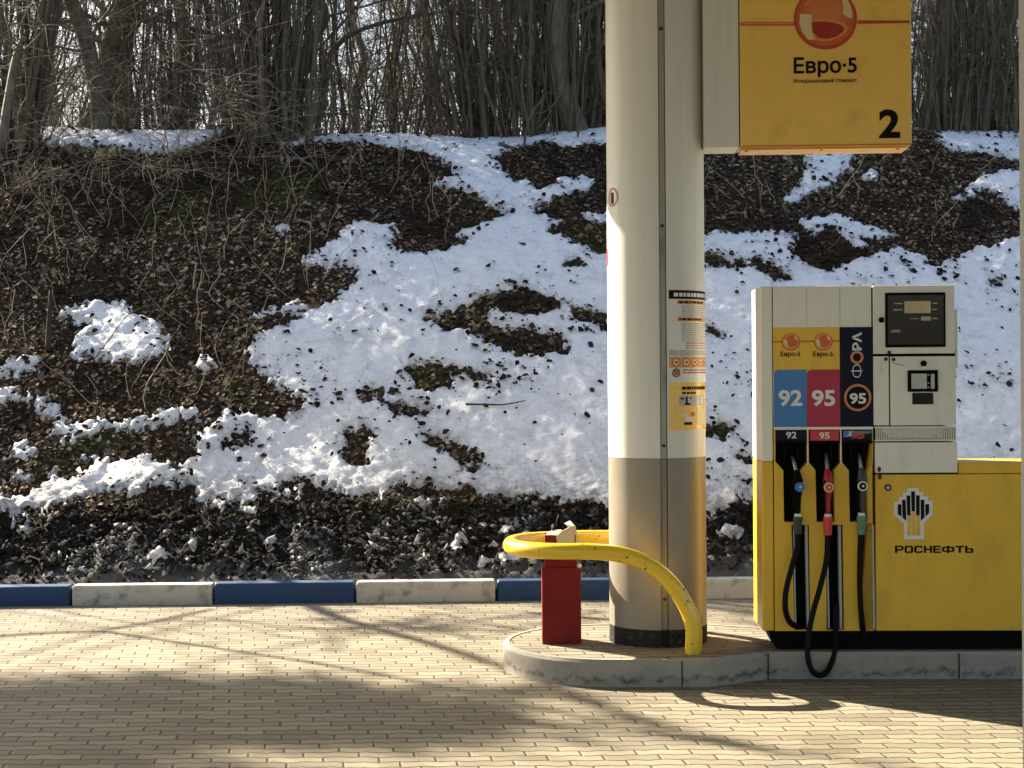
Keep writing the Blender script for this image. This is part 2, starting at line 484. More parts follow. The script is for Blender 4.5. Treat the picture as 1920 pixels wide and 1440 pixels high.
bm = bmesh.new(); n = len(isl)
rings = [[bm.verts.new((x, y, z)) for x, y in P] for P, z in ((isl, -.1), (isl, .122), (inset(isl, .012), .14), (inn, .14), (inn, -.1))]
for a, b in zip(rings, rings[1:]):
    for i in range(n): bm.faces.new((a[i], a[(i + 1) % n], b[(i + 1) % n], b[i]))
ik = bm_obj("island_kerb", bm, kerb_conc(), smooth=True); ik.data.set_sharp_from_angle(angle=R(25)); tag(ik, kind='structure')
bm = bmesh.new(); bm.faces.new([bm.verts.new((x, y, .136)) for x, y in inn])
tag(bm_obj("island_paving", bm, M['pavers']), kind='structure')
# dark joints between the island kerb stones
for (x, y, ang) in ((.862, 8.2025, 0), (1.335, 8.3985, -.03), (2.33, 8.37, -.03)):
    bm = bmesh.new(); add_box(bm, -.0025, .0025, -.0015, .01, 0, .132)
    o = bm_obj("kerb_joint", bm, M['dark']); o.location = (x, y, 0); o.rotation_euler = (0, 0, ang); tag(o, kind='structure')

# ------------------------------------------------------------------ the bank
_cp = [(-900, 232), (0, 232), (130, 237), (280, 241), (440, 238), (540, 256), (700, 246), (800, 250), (880, 259), (960, 257), (1040, 244), (1145, 231), (1400, 234), (1740, 238), (1900, 240), (2600, 240)]
_cx = np.array([at_y(a, b, 17.7)[0] for a, b in _cp]); _cz = np.array([at_y(a, b, 17.7)[2] for a, b in _cp])


def H0(x, y):
    t = y - (KY(x) + .16)
    z1 = .11 + .44 * t; z2 = .55 + .725 * (t - 1.0); k = .12
    m = np.maximum(z1, z2); lo = m + k * np.log(np.exp((z1 - m) / k) + np.exp((z2 - m) / k)) - k * .3
    zc = np.interp(x, _cx, _cz) + .05 + .004 * np.maximum(y - 17, 0)
    k = .16; m = np.minimum(lo, zc)
    return m - k * np.log(np.exp(-(lo - m) / k) + np.exp(-(zc - m) / k))


def mudw(x, y):
    t = y - (KY(x) + .16) + fbm(x * 2.2, y * 2.2, 31) * .35
    return np.clip((1.12 - t) / .12, 0, 1)


def H(x, y):
    x = np.asarray(x, float); y = np.asarray(y, float)
    t = y - (KY(x) + .16); e = np.clip(t / .25, 0, 1); cr = np.clip((18.2 - y) / .8, .25, 1)
    w = mudw(x, y)
    z = H0(x, y) + e * cr * (.16 * fbm(x * .8, y * .8, 3) + .10 * fbm(x * 3.2, y * 3.2, 8))
    z = z + e * (.035 + .03 * w) * fbm(x * 13, y * 13, 12) + e * w * .22 * np.abs(fbm(x * 5, y * 6, 15)) + e * w * .06 * fbm(x * 22, y * 22, 19, 3, .65)
    return z


def to_plan(pts):
    out = []
    ys = np.arange(11.5, 18.6, .02)
    for px, py in pts:
        d = ray(px, py); X = CAM[0] + d[0] * ys / d[1]; Z = CAM[2] + d[2] * ys / d[1]
        hit = np.nonzero(Z < H0(X, ys))[0]; i = hit[0] if len(hit) else len(ys) - 1
        out.append((X[i], ys[i]))
    return out


SNOW = [
    [(-60, 224), (20, 224), (130, 226), (280, 230), (440, 228), (436, 252), (340, 276), (250, 284), (200, 278), (120, 272), (60, 256), (-60, 250)],
    [(500, 272), (560, 262), (620, 238), (700, 236), (800, 240), (880, 248), (960, 246), (1040, 234), (1145, 220), (1240, 224), (1240, 262), (1145, 270), (1060, 272), (1000, 268), (960, 284), (920, 300), (950, 332), (990, 345), (1010, 362),
     (1050, 345), (1112, 331), (1114, 350), (1062, 370), (1010, 392), (1000, 402), (1060, 420), (1030, 440), (1075, 470), (1145, 492), (1240, 470), (1330, 440), (1400, 430), (1490, 436), (1482, 472), (1510, 492), (1560, 512), (1600, 490), (1680, 470), (1760, 490), (1905, 455), (2050, 450), (2050, 935), (1415, 940), (1330, 950), (1140, 945), (1000, 936), (880, 930), (800, 902), (690, 936), (600, 910), (470, 915), (400, 922), (370, 892), (330, 906),
     (100, 956), (0, 962), (-80, 965), (-80, 930), (0, 932), (90, 905), (180, 880), (270, 856), (330, 872), (400, 870), (360, 860), (350, 822), (430, 782), (530, 792), (566, 760), (556, 746), (500, 720), (480, 692), (465, 652), (530, 612), (560, 600), (632, 570), (665, 532), (670, 506), (640, 512), (575, 506), (600, 470), (640, 452), (655, 421), (700, 430), (746, 436), (740, 466), (746, 482), (780, 476), (870, 471), (896, 456), (850, 442), (900, 426), (962, 408), (920, 386), (840, 362), (800, 343), (862, 346), (850, 320), (830, 300), (760, 276), (640, 268), (560, 278)],
    [(108, 578), (170, 562), (230, 565), (262, 590), (300, 600), (318, 660), (250, 682), (180, 672), (128, 664), (150, 620), (172, 602), (140, 590)],
    [(-60, 694), (0, 690), (40, 670), (80, 672), (60, 690), (10, 704), (-60, 712)],
    [(368, 672), (415, 680), (372, 702)], [(458, 592), (560, 570), (572, 588), (505, 602)],
    [(-60, 738), (0, 735), (60, 742), (104, 748), (140, 792), (250, 790), (300, 778), (382, 774), (380, 790), (300, 797), (230, 806), (172, 816), (110, 812), (100, 770), (30, 752), (-60, 764)],
    [(20, 832), (62, 818), (62, 868), (30, 866)], [(100, 868), (122, 878), (92, 902)],
    [(1508, 288), (1600, 284), (1590, 322), (1530, 360), (1470, 374), (1492, 345), (1515, 310)], [(1612, 318), (1645, 316), (1650, 340), (1612, 340)],
    [(1735, 226), (1905, 228), (2050, 230), (2050, 305), (1902, 302), (1830, 287), (1780, 282), (1756, 262)],
    [(2050, 318), (1905, 322), (1840, 336), (1784, 372), (1800, 392), (1838, 352), (1905, 392), (2050, 400)],
    [(1500, 416), (1560, 404), (1640, 425), (1686, 438), (1640, 452), (1590, 440), (1640, 470), (1600, 470), (1560, 430), (1522, 442)],
    [(520, 425), (550, 430), (540, 445), (522, 440)], [(1085, 400), (1140, 405), (1140, 425), (1100, 418)],
]
HOLES = [
    [(792, 606), (860, 590), (940, 560), (1000, 554), (1052, 576), (1040, 596), (960, 600), (918, 590), (922, 622), (1000, 626), (1062, 636), (1074, 670), (980, 674), (910, 650), (880, 630), (820, 626)],
    [(758, 688), (830, 690), (862, 700), (824, 736), (778, 732)], [(648, 804), (692, 808), (692, 862), (650, 862)], [(742, 764), (802, 764), (804, 797), (748, 792)],
    [(672, 744), (718, 744), (712, 762), (678, 762)], [(783, 818), (852, 825), (902, 868), (932, 912), (892, 902), (838, 862)],
    [(1402, 478), (1440, 488), (1482, 520), (1492, 532), (1438, 526)], [(1322, 482), (1400, 484), (1404, 500), (1322, 506)], [(412, 818), (472, 814), (462, 836), (418, 840)],
    [(1322, 804), (1372, 806), (1372, 832), (1322, 832)], [(1075, 575), (1140, 590), (1140, 606), (1080, 600)], [(1735, 470), (1775, 470), (1770, 500), (1745, 500)],
    [(868, 704), (915, 704), (915, 722), (880, 722)], [(1060, 500), (1100, 505), (1095, 520), (1065, 515)], [(1850, 520), (1890, 525), (1880, 540), (1855, 536)], [(1380, 870), (1420, 866), (1420, 890), (1390, 890)],
    [(1322, 612), (1370, 622), (1360, 636), (1322, 636)], [(2000, 560), (2040, 600), (1990, 640)],
]


def inside(x, y, poly):
    r = np.zeros(x.shape, bool); n = len(poly)
    bx0 = min(p[0] for p in poly); bx1 = max(p[0] for p in poly); by0 = min(p[1] for p in poly); by1 = max(p[1] for p in poly)
    sel = (x >= bx0) & (x <= bx1) & (y >= by0) & (y <= by1)
    xs = x[sel]; ys = y[sel]; q = np.zeros(xs.shape, bool)
    for i in range(n):
        x0, y0 = poly[i]; x1, y1 = poly[(i + 1) % n]
        if y0 == y1: continue
        c = ((y0 > ys) != (y1 > ys)) & (xs < (x1 - x0) * (ys - y0) / (y1 - y0) + x0)
        q ^= c
    r[sel] = q; return r


PS = [to_plan(p) for p in SNOW]; PH = [to_plan(p) for p in HOLES]


def snow_raw(x, y):
    wx = x + .10 * fbm(x * 5, y * 5, 41) + .07 * fbm(x * 16, y * 16, 43); wy = y + .10 * fbm(x * 5, y * 5, 47) + .09 * fbm(x * 16, y * 16, 49)
    wx = wx + .05 * fbm(x * 42, y * 42, 45); wy = wy + .07 * fbm(x * 42, y * 42, 46)
    t_ = y - KY(x) - .145; lo_ = np.clip((2.1 - t_) / .8, 0, 1)
    wy = wy + lo_ * (.34 * fbm(x * 2.3, y * 2.3, 55) + .30 * fbm(x * 7, y * 7, 56)); wx = wx + lo_ * .25 * fbm(x * 4, y * 4, 57)
    m = np.zeros(x.shape, bool)
    for p in PS: m |= inside(wx, wy, p)
    for p in PH: m &= ~inside(wx, wy, p)
    m |= (fbm(x * 5, y * 7, 58) + .5 * fbm(x * 14, y * 14, 59) > .235) & (t_ < 1.5) & (t_ > .25)
    m |= (fbm(x * 2.6, y * 4, 68) + .6 * fbm(x * 11, y * 11, 69) > .30) & (t_ < 3.2) & (t_ > 1.2) & (x < -1.2)
    out = np.abs(x) > .335 * y + .12
    m2 = (fbm(x * .8, y * .8, 61) + .25 * fbm(x * 5, y * 5, 62) > .02) & (y > 12.5)
    m = np.where(out, m2, m)
    m = np.where((y > 18.3) & (fbm(x * .6, y * .6, 66) > -.12), True, m)
    return m.astype(float)


def axis(lo, hi, d, far0, far1, g=1.25):
    a = list(np.arange(lo, hi, d)); s = d; v = a[-1]
    while v < far1: s *= g; v += s; a.append(v)
    s = d; v = a[0]; b = []
    while v > far0: s *= g; v -= s; b.append(v)
    return np.array(b[::-1] + a)


GX = axis(-6.6, 6.6, .026, -70, 70); GT = axis(0., 7.0, .024, 0.0, 160, 1.12)
XX, TT = np.meshgrid(GX, GT); YY = TT + KY(XX) + .145
ZZ = H(XX, YY)
ny, nx = XX.shape
idx = np.arange(nx * ny).reshape(ny, nx)
QF = np.stack([idx[:-1, :-1], idx[:-1, 1:], idx[1:, 1:], idx[1:, :-1]], -1).reshape(-1, 4)


def set_mask(mesh, cols, name="mask"):
    a = mesh.color_attributes.new(name, 'FLOAT_COLOR', 'POINT'); a.data.foreach_set('color', cols.astype(np.float32).ravel())


moss = np.clip(fbm(XX * .9, YY * .9, 71) * 5 - .3, 0, 1)
mb = mesh_np("bank", np.stack([XX, YY, ZZ], -1).reshape(-1, 3), QF, bank_mat(), True)
set_mask(mb, np.stack([mudw(XX, YY), moss, np.clip((.42 - TT + .5 * fbm(XX * 2, YY * 4, 73)) / .25, 0, 1), 0 * XX + 1], -1))
tag(link("bank", mb), kind='structure')

sm = snow_raw(XX, YY)
for _ in range(2):
    for ax in (0, 1):
        sm = (np.roll(sm, 1, ax) + sm + np.roll(sm, -1, ax)) / 3
lowt = np.clip((1.9 - TT) / 1.2, 0, 1)
wide = sm.copy()
for _ in range(9):
    for ax in (0, 1): wide = (np.roll(wide, 1, ax) + wide + np.roll(wide, -1, ax)) / 3
mott = np.clip(fbm(XX * 1.4, YY * 1.4, 84) * 3, 0, 1)
edge = np.clip(1.15 - np.abs(wide * 2 - 1), 0, 1)
sn = sm - .55 * edge * np.clip(fbm(XX * 4.5, YY * 6, 89) * 3, 0, 1) + (.42 + .25 * lowt) * fbm(XX * 11, YY * 11, 81, 4, .6) + (.16 + .75 * mott + 1.7 * edge) * (1 + .5 * (XX < -1.5)) * fbm(XX * 26, YY * 26, 83, 3, .6)
th = np.clip((sn - .42) / .5, -.6, 1)
crumb = .03 * fbm(XX * 14, YY * 14, 85) + .05 * lowt * fbm(XX * 7, YY * 7, 87) + .02 * fbm(XX * 30, YY * 30, 88)
SZ = ZZ * .35 + (H0(XX, YY) + np.clip((18.2 - YY) / .8, .25, 1) * .16 * fbm(XX * .8, YY * .8, 3) + .010) * .65
SZ = np.where(th > 0, np.maximum(SZ, ZZ) + .006 + .028 * np.clip(th, 0, 1) ** .7 + crumb * np.clip(th * 2, 0, 1) * (sm > .5), ZZ + .06 * th)
keep = (th.ravel()[QF] > -.25).any(1)
used = np.unique(QF[keep]); remap = -np.ones(nx * ny, int); remap[used] = np.arange(len(used))
msn = mesh_np("snow", np.stack([XX, YY, SZ], -1).reshape(-1, 3)[used], remap[QF[keep]], snow_mat(), True)
grime = np.clip(np.clip((1.55 - TT) / .5, 0, 1) * .9 + .10 + .75 * np.clip((.34 - th) / .34, 0, 1) + .25 * np.clip((.97 - wide) / .3, 0, 1), 0, 1)
set_mask(msn, np.stack([grime, grime, grime, grime], -1).reshape(-1, 4)[used])
tag(link("snow", msn), kind='stuff')

# leaf litter: curled leaves on the bare soil, wet black ones and crumbs on the snow
rng = np.random.default_rng(5)


def is_snow(x, y):
    i = np.clip(np.searchsorted(GX, x), 0, nx - 1); t = y - KY(x) - .145; j = np.clip(np.searchsorted(GT, t), 0, ny - 1)
    return (th[j, i] > 0), SZ[j, i], ZZ[j, i], wide[j, i]


def leaves(n, on_snow):
    x = rng.uniform(-6.4, 6.4, n); t = .0 + 6.6 * rng.random(n); y = t + KY(x) + .145
    s, zs, zb, smm = is_snow(x, y)
    if on_snow:
        pr = .03 + .9 * np.clip(fbm(x * 1.5, y * 1.5, 91) * 3 + fbm(x * 6, y * 6, 92) * 2 - .25, 0, 1) + .8 * np.clip((.95 - smm) / .3, 0, 1)
        k = s & (t > 1.2) & (rng.random(n) < pr)
    else:
        k = (~s) & (t > .78 + .35 * rng.random(n))
    x, y, t = x[k], y[k], t[k]; z = (zs if on_snow else zb)[k]; n = len(x)
    L = (.012 + .046 * rng.random(n) ** 2.4) * (.66 if on_snow else .56); wd = L * rng.uniform(.5, .95, n)
    a = rng.uniform(0, 2 * np.pi, n); tl = rng.normal(0, .24, n); cu = rng.uniform(-.1, .8, n)
    ca, sa = np.cos(a), np.sin(a)
    e1 = np.stack([ca, sa, tl + .6 * sa], 1); e2 = np.stack([-sa, ca, rng.normal(0, .28, n) + .6 * ca], 1)
    nrm = np.cross(e1, e2); nrm /= np.linalg.norm(nrm, axis=1)[:, None]
    c = np.stack([x, y, z + rng.uniform(.004, .02 if on_snow else .025, n)], 1)
    L_, w_, k_ = L[:, None], wd[:, None], (cu * L * .5)[:, None]
    V = np.stack([c - e1 * L_, c - e1 * L_ * .3 + e2 * w_ + nrm * k_, c + e1 * L_ * .5 + e2 * w_ * .7 + nrm * k_, c + e1 * L_, c + e1 * L_ * .5 - e2 * w_ * .7 + nrm * k_, c - e1 * L_ * .3 - e2 * w_ + nrm * k_], 1).reshape(-1, 3)
    i0 = (np.arange(n) * 6)[:, None]
    F = np.concatenate([i0 + np.array([[0, 1, 2, 3]]), i0 + np.array([[0, 3, 4, 5]])], 0)
    v = rng.random(n)[:, None]
    if on_snow: col = np.array([[.010, .009, .008]]) + v ** 3 * np.array([[.045, .032, .02]])
    else:
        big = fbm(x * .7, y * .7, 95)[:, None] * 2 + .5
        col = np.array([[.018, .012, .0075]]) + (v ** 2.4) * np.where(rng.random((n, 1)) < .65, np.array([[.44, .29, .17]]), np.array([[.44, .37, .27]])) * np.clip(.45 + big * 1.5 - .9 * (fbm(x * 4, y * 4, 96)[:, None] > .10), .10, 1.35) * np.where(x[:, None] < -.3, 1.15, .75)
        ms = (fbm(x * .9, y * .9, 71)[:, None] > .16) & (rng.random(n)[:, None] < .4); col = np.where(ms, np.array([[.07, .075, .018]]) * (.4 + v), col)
    return V, F, np.repeat(np.concatenate([col, np.ones((n, 1))], 1), 6, 0)


lm = leaf_mat()
V, F, Cc = leaves(175000, False); ml = mesh_np("leaf_litter", V, F, lm, True); set_mask(ml, Cc, "tint"); tag(link("leaf_litter", ml), kind='stuff')
V, F, Cc = leaves(36000, True); ml = mesh_np("wet_leaves", V, F, lm, True); set_mask(ml, Cc, "tint"); tag(link("wet_leaves", ml), kind='stuff')

# crumbs of grey ice and black clods on the ploughed strip behind the kerb
n = 26000; x = rng.uniform(-6.3, 6.3, n); t = .02 + 1.45 * rng.random(n) ** .9; y = t + KY(x) + .145
s_, zs_, zb_, _ = is_snow(x, y); ice = (fbm(x * 5, y * 7, 97, 3) + .9 * fbm(x * 1.1, y * 1.6, 98) + .045 * rng.normal(0, 1, n)) > .17
k = (~s_) & (mudw(x, y) > .3) & (rng.random(n) < np.clip(t / .35, .12, 1)); x, y, z, ice = x[k], y[k], zb_[k], ice[k]; n = len(x)
sz = (.005 + .026 * rng.random(n) ** 3.5)[:, None, None] * rng.uniform(.5, 1.4, (n, 6, 1))
oct_ = np.array([(1, 0, 0), (0, 1, 0), (-1, 0, 0), (0, -1, 0), (0, 0, .8), (0, 0, -.8)], float)
a = rng.uniform(0, 6.28, n); ca, sa = np.cos(a), np.sin(a)
Rz = np.stack([np.stack([ca, -sa, 0 * ca], 1), np.stack([sa, ca, 0 * ca], 1), np.stack([.3 * ca, .3 * sa, 0 * ca + 1], 1)], 1)
V = (np.einsum('nij,kj->nki', Rz, oct_) + rng.normal(0, .42, (n, 6, 3))) * sz + np.stack([x, y, z + .008], 1)[:, None, :]
F = ((np.arange(n) * 6)[:, None, None] + np.array([(0, 1, 4), (1, 2, 4), (2, 3, 4), (3, 0, 4), (1, 0, 5), (2, 1, 5), (3, 2, 5), (0, 3, 5)])[None]).reshape(-1, 3)
v = rng.random((n, 1)); cc = np.where(ice[:, None], .07 + .42 * v ** 1.5 * np.array([[1, 1, .97]]), .006 + .05 * v ** 3 * np.array([[1, .8, .6]]))
mc = mesh_np("ice_crumbs", V.reshape(-1, 3), F, lm); set_mask(mc, np.repeat(np.concatenate([cc, np.ones((n, 1))], 1), 6, 0), "tint"); tag(link("ice_crumbs", mc), kind='stuff')

# ------------------------------------------------------------------ woods: batches of bare stems and twigs
def tubes(P, Rr, S=4):
    N, K, _ = P.shape
    T = np.gradient(P, axis=1); T /= np.linalg.norm(T, axis=2, keepdims=True) + 1e-9
    ref = np.where(np.abs(T[..., 2:3]) > .8, np.array([1., .13, 0]), np.array([.1, 0, 1.]))
    A = np.cross(T, ref); A /= np.linalg.norm(A, axis=2, keepdims=True) + 1e-9; B = np.cross(T, A)
    th_ = np.arange(S) * 2 * np.pi / S
    V = P[:, :, None, :] + Rr[:, :, None, None] * (A[:, :, None, :] * np.cos(th_)[None, None, :, None] + B[:, :, None, :] * np.sin(th_)[None, None, :, None])
    id_ = np.arange(N * K * S).reshape(N, K, S); nx_ = np.roll(id_, -1, 2)
    F = np.stack([id_[:, :-1], nx_[:, :-1], nx_[:, 1:], id_[:, 1:]], -1).reshape(-1, 4)
    return V.reshape(-1, 3), F


def merge(parts):
    Vs, Fs, o = [], [], 0
    for V, F in parts: Vs.append(V); Fs.append(F + o); o += len(V)
    return np.concatenate(Vs), np.concatenate(Fs)


def stems(rg, base, lean, h, r0, K=9, wob=.03, taper=.75):
    N = len(base); d = np.concatenate([lean, np.ones((N, 1))], 1)
    t = np.linspace(0, 1, K)[None, :, None]
    w = np.cumsum(rg.normal(0, wob, (N, K, 3)), 1); w[:, 0] = 0; w[..., 2] *= .3
    w = w * h[:, None, None] * .4
    P = base[:, None, :] + d[:, None, :] * h[:, None, None] * t + w
    return P, r0[:, None] * (1 - taper * np.linspace(0, 1, K))[None, :]


def shoots(rg, P, Rr, M_, ln=(.4, 1.4), K=6, upb=.55, rs=.4, rmin=.0022, tmin=.05, tmax=1., wob=.16, droop=0.):
    N, Kp, _ = P.shape; i = rg.integers(0, N, M_); t = (tmin + (tmax - tmin) * rg.random(M_)) * (Kp - 1)
    k = np.minimum(t.astype(int), Kp - 2); f = (t - k)[:, None]
    b = P[i, k] * (1 - f) + P[i, k + 1] * f; r = (Rr[i, k] * (1 - f[:, 0]) + Rr[i, k + 1] * f[:, 0]) * rs
    r = np.maximum(r * rg.uniform(.5, 1, M_), rmin)
    a = rg.uniform(0, 2 * np.pi, M_); d = np.stack([np.cos(a), np.sin(a), upb + rg.normal(0, .35, M_)], 1); d /= np.linalg.norm(d, axis=1)[:, None]
    L = rg.uniform(ln[0], ln[1], M_)
    st = d[:, None, :] + np.cumsum(rg.normal(0, wob, (M_, K, 3)), 1); st[..., 2] -= droop * np.linspace(0, 1, K)[None, :]
    Q = b[:, None, :] + np.concatenate([np.zeros((M_, 1, 3)), np.cumsum(st[:, :-1] * (L / (K - 1))[:, None, None], 1)], 1)
    return Q, r[:, None] * (1 - .75 * np.linspace(0, 1, K))[None, :]


def crest_base(px, dist, jit=0.):
    x = (px - 960) / FPX * dist; return np.array([x, dist, float(H(x, dist)) - .05])


def make_tree(px, dist, dia_px, lean, seed, label, group, h=8.5, nb=46, ntw=420, off=None):
    rg = np.random.default_rng(seed); b = crest_base(px, dist) if off is None else off
    root = D.objects.new("bare_tree", None); COL.objects.link(root); root.location = b; root.empty_display_size = .3
    tag(root, label, "tree", group)
    r = dia_px / 2 / FPX * dist
    P, Rr = stems(rg, np.zeros((1, 3)), np.array([[lean, rg.normal(0, .02)]]), np.array([h]), np.array([r]), 16, .035, .8)
    Rr[0, 0] *= 1.25
    link("trunk", mesh_np("trunk", *tubes(P, Rr, 10), M['bark'], True), root)
    Q, q = shoots(rg, P, Rr, nb, (.8, 2.6), 8, .6, .38, .006, .10, .97, .12)
    T2, t2 = shoots(rg, Q, q, ntw, (.3, 1.2), 6, .3, .5, .0028, .1, 1., .2)
    link("crown", mesh_np("crown", *merge([tubes(Q, q, 5), tubes(T2, t2, 3)]), M['twig'], True), root)
    return root


TREES = [(52, 20.2, 46, .01), (112, 24, 26, .03), (160, 19.2, 50, .015), (196, 18.3, 33, -.005), (231, 20.5, 34, .01), (303, 22.5, 28, -.01), (338, 26, 22, .03), (598, 19.3, 26, .06), (655, 24, 20, .02),
         (722, 28, 26, -.03), (806, 25, 20, .03), (905, 18.4, 30, -.17), (952, 22, 22, -.05), (1003, 18.8, 22, .04), (1032, 20.5, 30, .0), (1088, 18.2, 40, .02), (1122, 21.5, 24, -.02), (1738, 18.6, 44, .05), (1795, 21, 26, .0), (1848, 19.2, 22, .02), (1893, 23, 30, .01)]
desc = {196: "pale grey bare trunk in front, rising straight behind the left strip of snow", 598: "bare trunk whose long limb arches right, beside the densest dark stem clump", 905: "stout bare trunk leaning left beside the top of the snow gully", 1738: "bare trunk close behind the right edge of the yellow number sign", 160: "thick dark bare trunk just left of the pale grey trunk", 1088: "thick upright bare trunk nearest the cream column on its left"}
for i, (px, d_, w, ln) in enumerate(TREES):
    tr = make_tree(px, d_, w, ln, 100 + i, desc.get(px, "slender bare grey brown tree in the thicket along the top of the bank"), "bare trees along the top of the bank")
    if px == 598:
        bm = bmesh.new(); q0 = np.array(tr.location)
        add_tube(bm, smooth_path([at_y(a, b, d_) - q0 for a, b in ((600, 225), (607, 140), (640, 78), (720, 42), (860, 20), (980, 24))], 5), [.045 * (1 - .03 * k) for k in range(26)], 8)
        bm_obj("limb", bm, M['bark'], tr, smooth=True)


def make_coppice(px, dist, n, half, seed, label, fan=.10, rmax=.035, tw=500, lean0=0., name="coppice_shrub"):
    rg = np.random.default_rng(seed); b = crest_base(px, dist)
    root = D.objects.new(name, None); COL.objects.link(root); root.location = b; tag(root, label, "shrub", "clumps of bare stems on the bank top")
    ox = rg.normal(0, half * .5, n).clip(-half, half); oy = rg.normal(0, half * .35, n)
    base = np.stack([ox, oy, np.zeros(n)], 1)
    lean = np.stack([lean0 + ox / half * fan + rg.normal(0, .05, n), rg.normal(0, .08, n)], 1)
    r0 = rmax * (.22 + .78 * rg.random(n) ** 2.2)
    P, Rr = stems(rg, base, lean, rg.uniform(3.2, 6.0, n), r0, 10, .03, .7)
    link("stems", mesh_np("stems", *tubes(P, Rr, 6), M['bark2'], True), root)
    Q, q = shoots(rg, P, Rr, tw, (.3, 1.3), 6, .7, .35, .0025, .03, .6, .15)
    link("twigs", mesh_np("twigs", *tubes(Q, q, 3), M['twig'], True), root)
    return root


make_coppice(505, 17.75, 135, .52, 201, "dense dark clump of many upright stems rooted at the gap in the left snow rim", .09, .034, 900)
make_coppice(905, 18.3, 42, .40, 202, "clump of bare stems sweeping up to the left above the snow gully", .10, .04, 450, -.08)
make_coppice(1015, 18.1, 64, .42, 203, "dense clump of bare stems between the snow gully and the cream column", .07, .034, 600)
make_coppice(1100, 18.4, 60, .35, 204, "clump of bare stems half hidden by the cream column", .05, .04, 350)
make_coppice(1800, 18.4, 85, .60, 205, "dense upright clump of bare stems right of the yellow number sign", .06, .034, 800)
make_coppice(1880, 19.2, 70, .5, 206, "clump of bare stems touching the grey post at the right", .06, .04, 400)
make_coppice(30, 17.5, 40, .3, 207, "dark clump of leaning stems at the left edge of the bank top", .25, .05, 450, .05)
make_coppice(720, 19.2, 26, .6, 208, "loose clump of thin bare stems left of the snow gully", .22, .022, 700)
make_coppice(320, 19.6, 60, .5, 209, "loose clump of thin bare stems behind the left strip of snow", .16, .022, 700)

# far thicket, one mass
rg = np.random.default_rng(300)
n = 700; d_ = 20 + 26 * rg.random(n) ** 1.3; x = rg.uniform(-.42, .42, n) * d_
base = np.stack([x, d_, H(x, d_) - .1], 1)
P, Rr = stems(rg, base, rg.normal(0, .14, (n, 2)), rg.uniform(4, 10, n), .006 + .045 * rg.random(n) ** 4, 9, .05, .75)
Q, q = shoots(rg, P, Rr, 15000, (.4, 2.4), 7, .35, .4, .0030, .02, .8, .24)
T2, t2 = shoots(rg, Q, q, 17000, (.3, 1.0), 5, .3, .5, .0028, .1, 1., .22)
V, F = merge([tubes(P, Rr, 5), tubes(Q, q, 3), tubes(T2, t2, 3)])
tag(link("far_woods", mesh_np("far_woods", V, F, M['twig'], True)), "mass of bare stems and twigs filling the wood behind the bank", "woods", kind='stuff')
# tangled undergrowth along the crest
n = 900; x = rg.uniform(-7.5, 7.5, n); y = rg.uniform(18.1, 20.5, n)
P, Rr = stems(rg, np.stack([x, y, H(x, y) - .05], 1), rg.normal(0, .35, (n, 2)), rg.uniform(.6, 3., n), rg.uniform(.003, .011, n), 9, .07, .7)
Q, q = shoots(rg, P, Rr, 12000, (.2, 1.2), 6, .4, .5, .0022, .05, 1., .22)
V, F = merge([tubes(P, Rr, 4), tubes(Q, q, 3)])
tag(link("undergrowth", mesh_np("undergrowth", V, F, M['twig'], True)), "tangled bare brush along the top of the bank", "brush", kind='stuff')

# the wood left of the picture, through which the sun comes
rg = np.random.default_rng(301)
n = 240; x = rg.uniform(-17, -6.9, n); y = rg.uniform(15.6, 24, n)
P, Rr = stems(rg, np.stack([x, y, H(x, y) - .1], 1), rg.normal(0, .12, (n, 2)), rg.uniform(1.0, 2.7, n), .006 + .03 * rg.random(n) ** 3, 9, .04, .75)
Q, q = shoots(rg, P, Rr, 2600, (.3, 1.3), 6, .5, .4, .0035, .05, 1., .18)
V, F = merge([tubes(P, Rr, 4), tubes(Q, q, 3)])
tag(link("side_thicket", mesh_np("side_thicket", V, F, M['twig'], True)), "bare thicket continuing along the bank to the left", "woods", kind='stuff')


def up_sun(px, py, y):
    p = at_z(px, py, 0.); return p + SUN * (y - p[1]) / SUN[1]


# an overhanging tree beside the picture: its limbs throw the long streaks on the paving
ot = D.objects.new("overhanging_tree", None); COL.objects.link(ot); ob = np.array([-14.5, 17.2, float(H(-14.5, 17.2)) - .1]); ot.location = ob
tag(ot, "leaning bare tree over the bank whose limbs shade the paving", "tree", "bare trees along the top of the bank")
bm = bmesh.new(); add_tube(bm, smooth_path([(0, 0, 0), (.1, 0, 1.4), (-.1, -.3, 3.0), (.2, -.5, 4.6), (.1, -.3, 6.2)]), [.2 - .0055 * i for i in range(25)], 10)
bm_obj("trunk", bm, M['bark'], ot, smooth=True)
rg = np.random.default_rng(302)
LIMBS = [([(-200, 1205), (90, 1187), (210, 1180), (400, 1142)], 14.6, .030), ([(195, 1184), (450, 1222), (700, 1262), (960, 1315), (1200, 1370), (1500, 1420)], 14.4, .026),
         ([(560, 1125), (640, 1160), (800, 1205), (940, 1250), (1100, 1310), (1240, 1370), (1400, 1400)], 15.6, .055), ([(1000, 1290), (1180, 1340), (1420, 1400), (1700, 1440)], 15.5, .03),
         ([(1000, 1150), (1350, 1180), (1500, 1200)], 15.2, .05)]
Pl = []
for k, (pp, yy, rr) in enumerate(LIMBS):
    pts = [up_sun(a, b, yy + .15 * math.sin(3 * i + k)) - ob for i, (a, b) in enumerate(pp)]
    sp = smooth_path(pts, 5); bm = bmesh.new(); add_tube(bm, sp, [rr * (1 - .45 * i / len(sp)) for i in range(len(sp))], 7)
    bm_obj("limb", bm, M['bark'], ot, smooth=True)
    Pl.append(np.array([tuple(sp[int(i)]) for i in np.linspace(0, len(sp) - 1, 9)]))
P = np.stack(Pl); Rr = np.full(P.shape[:2], .03)
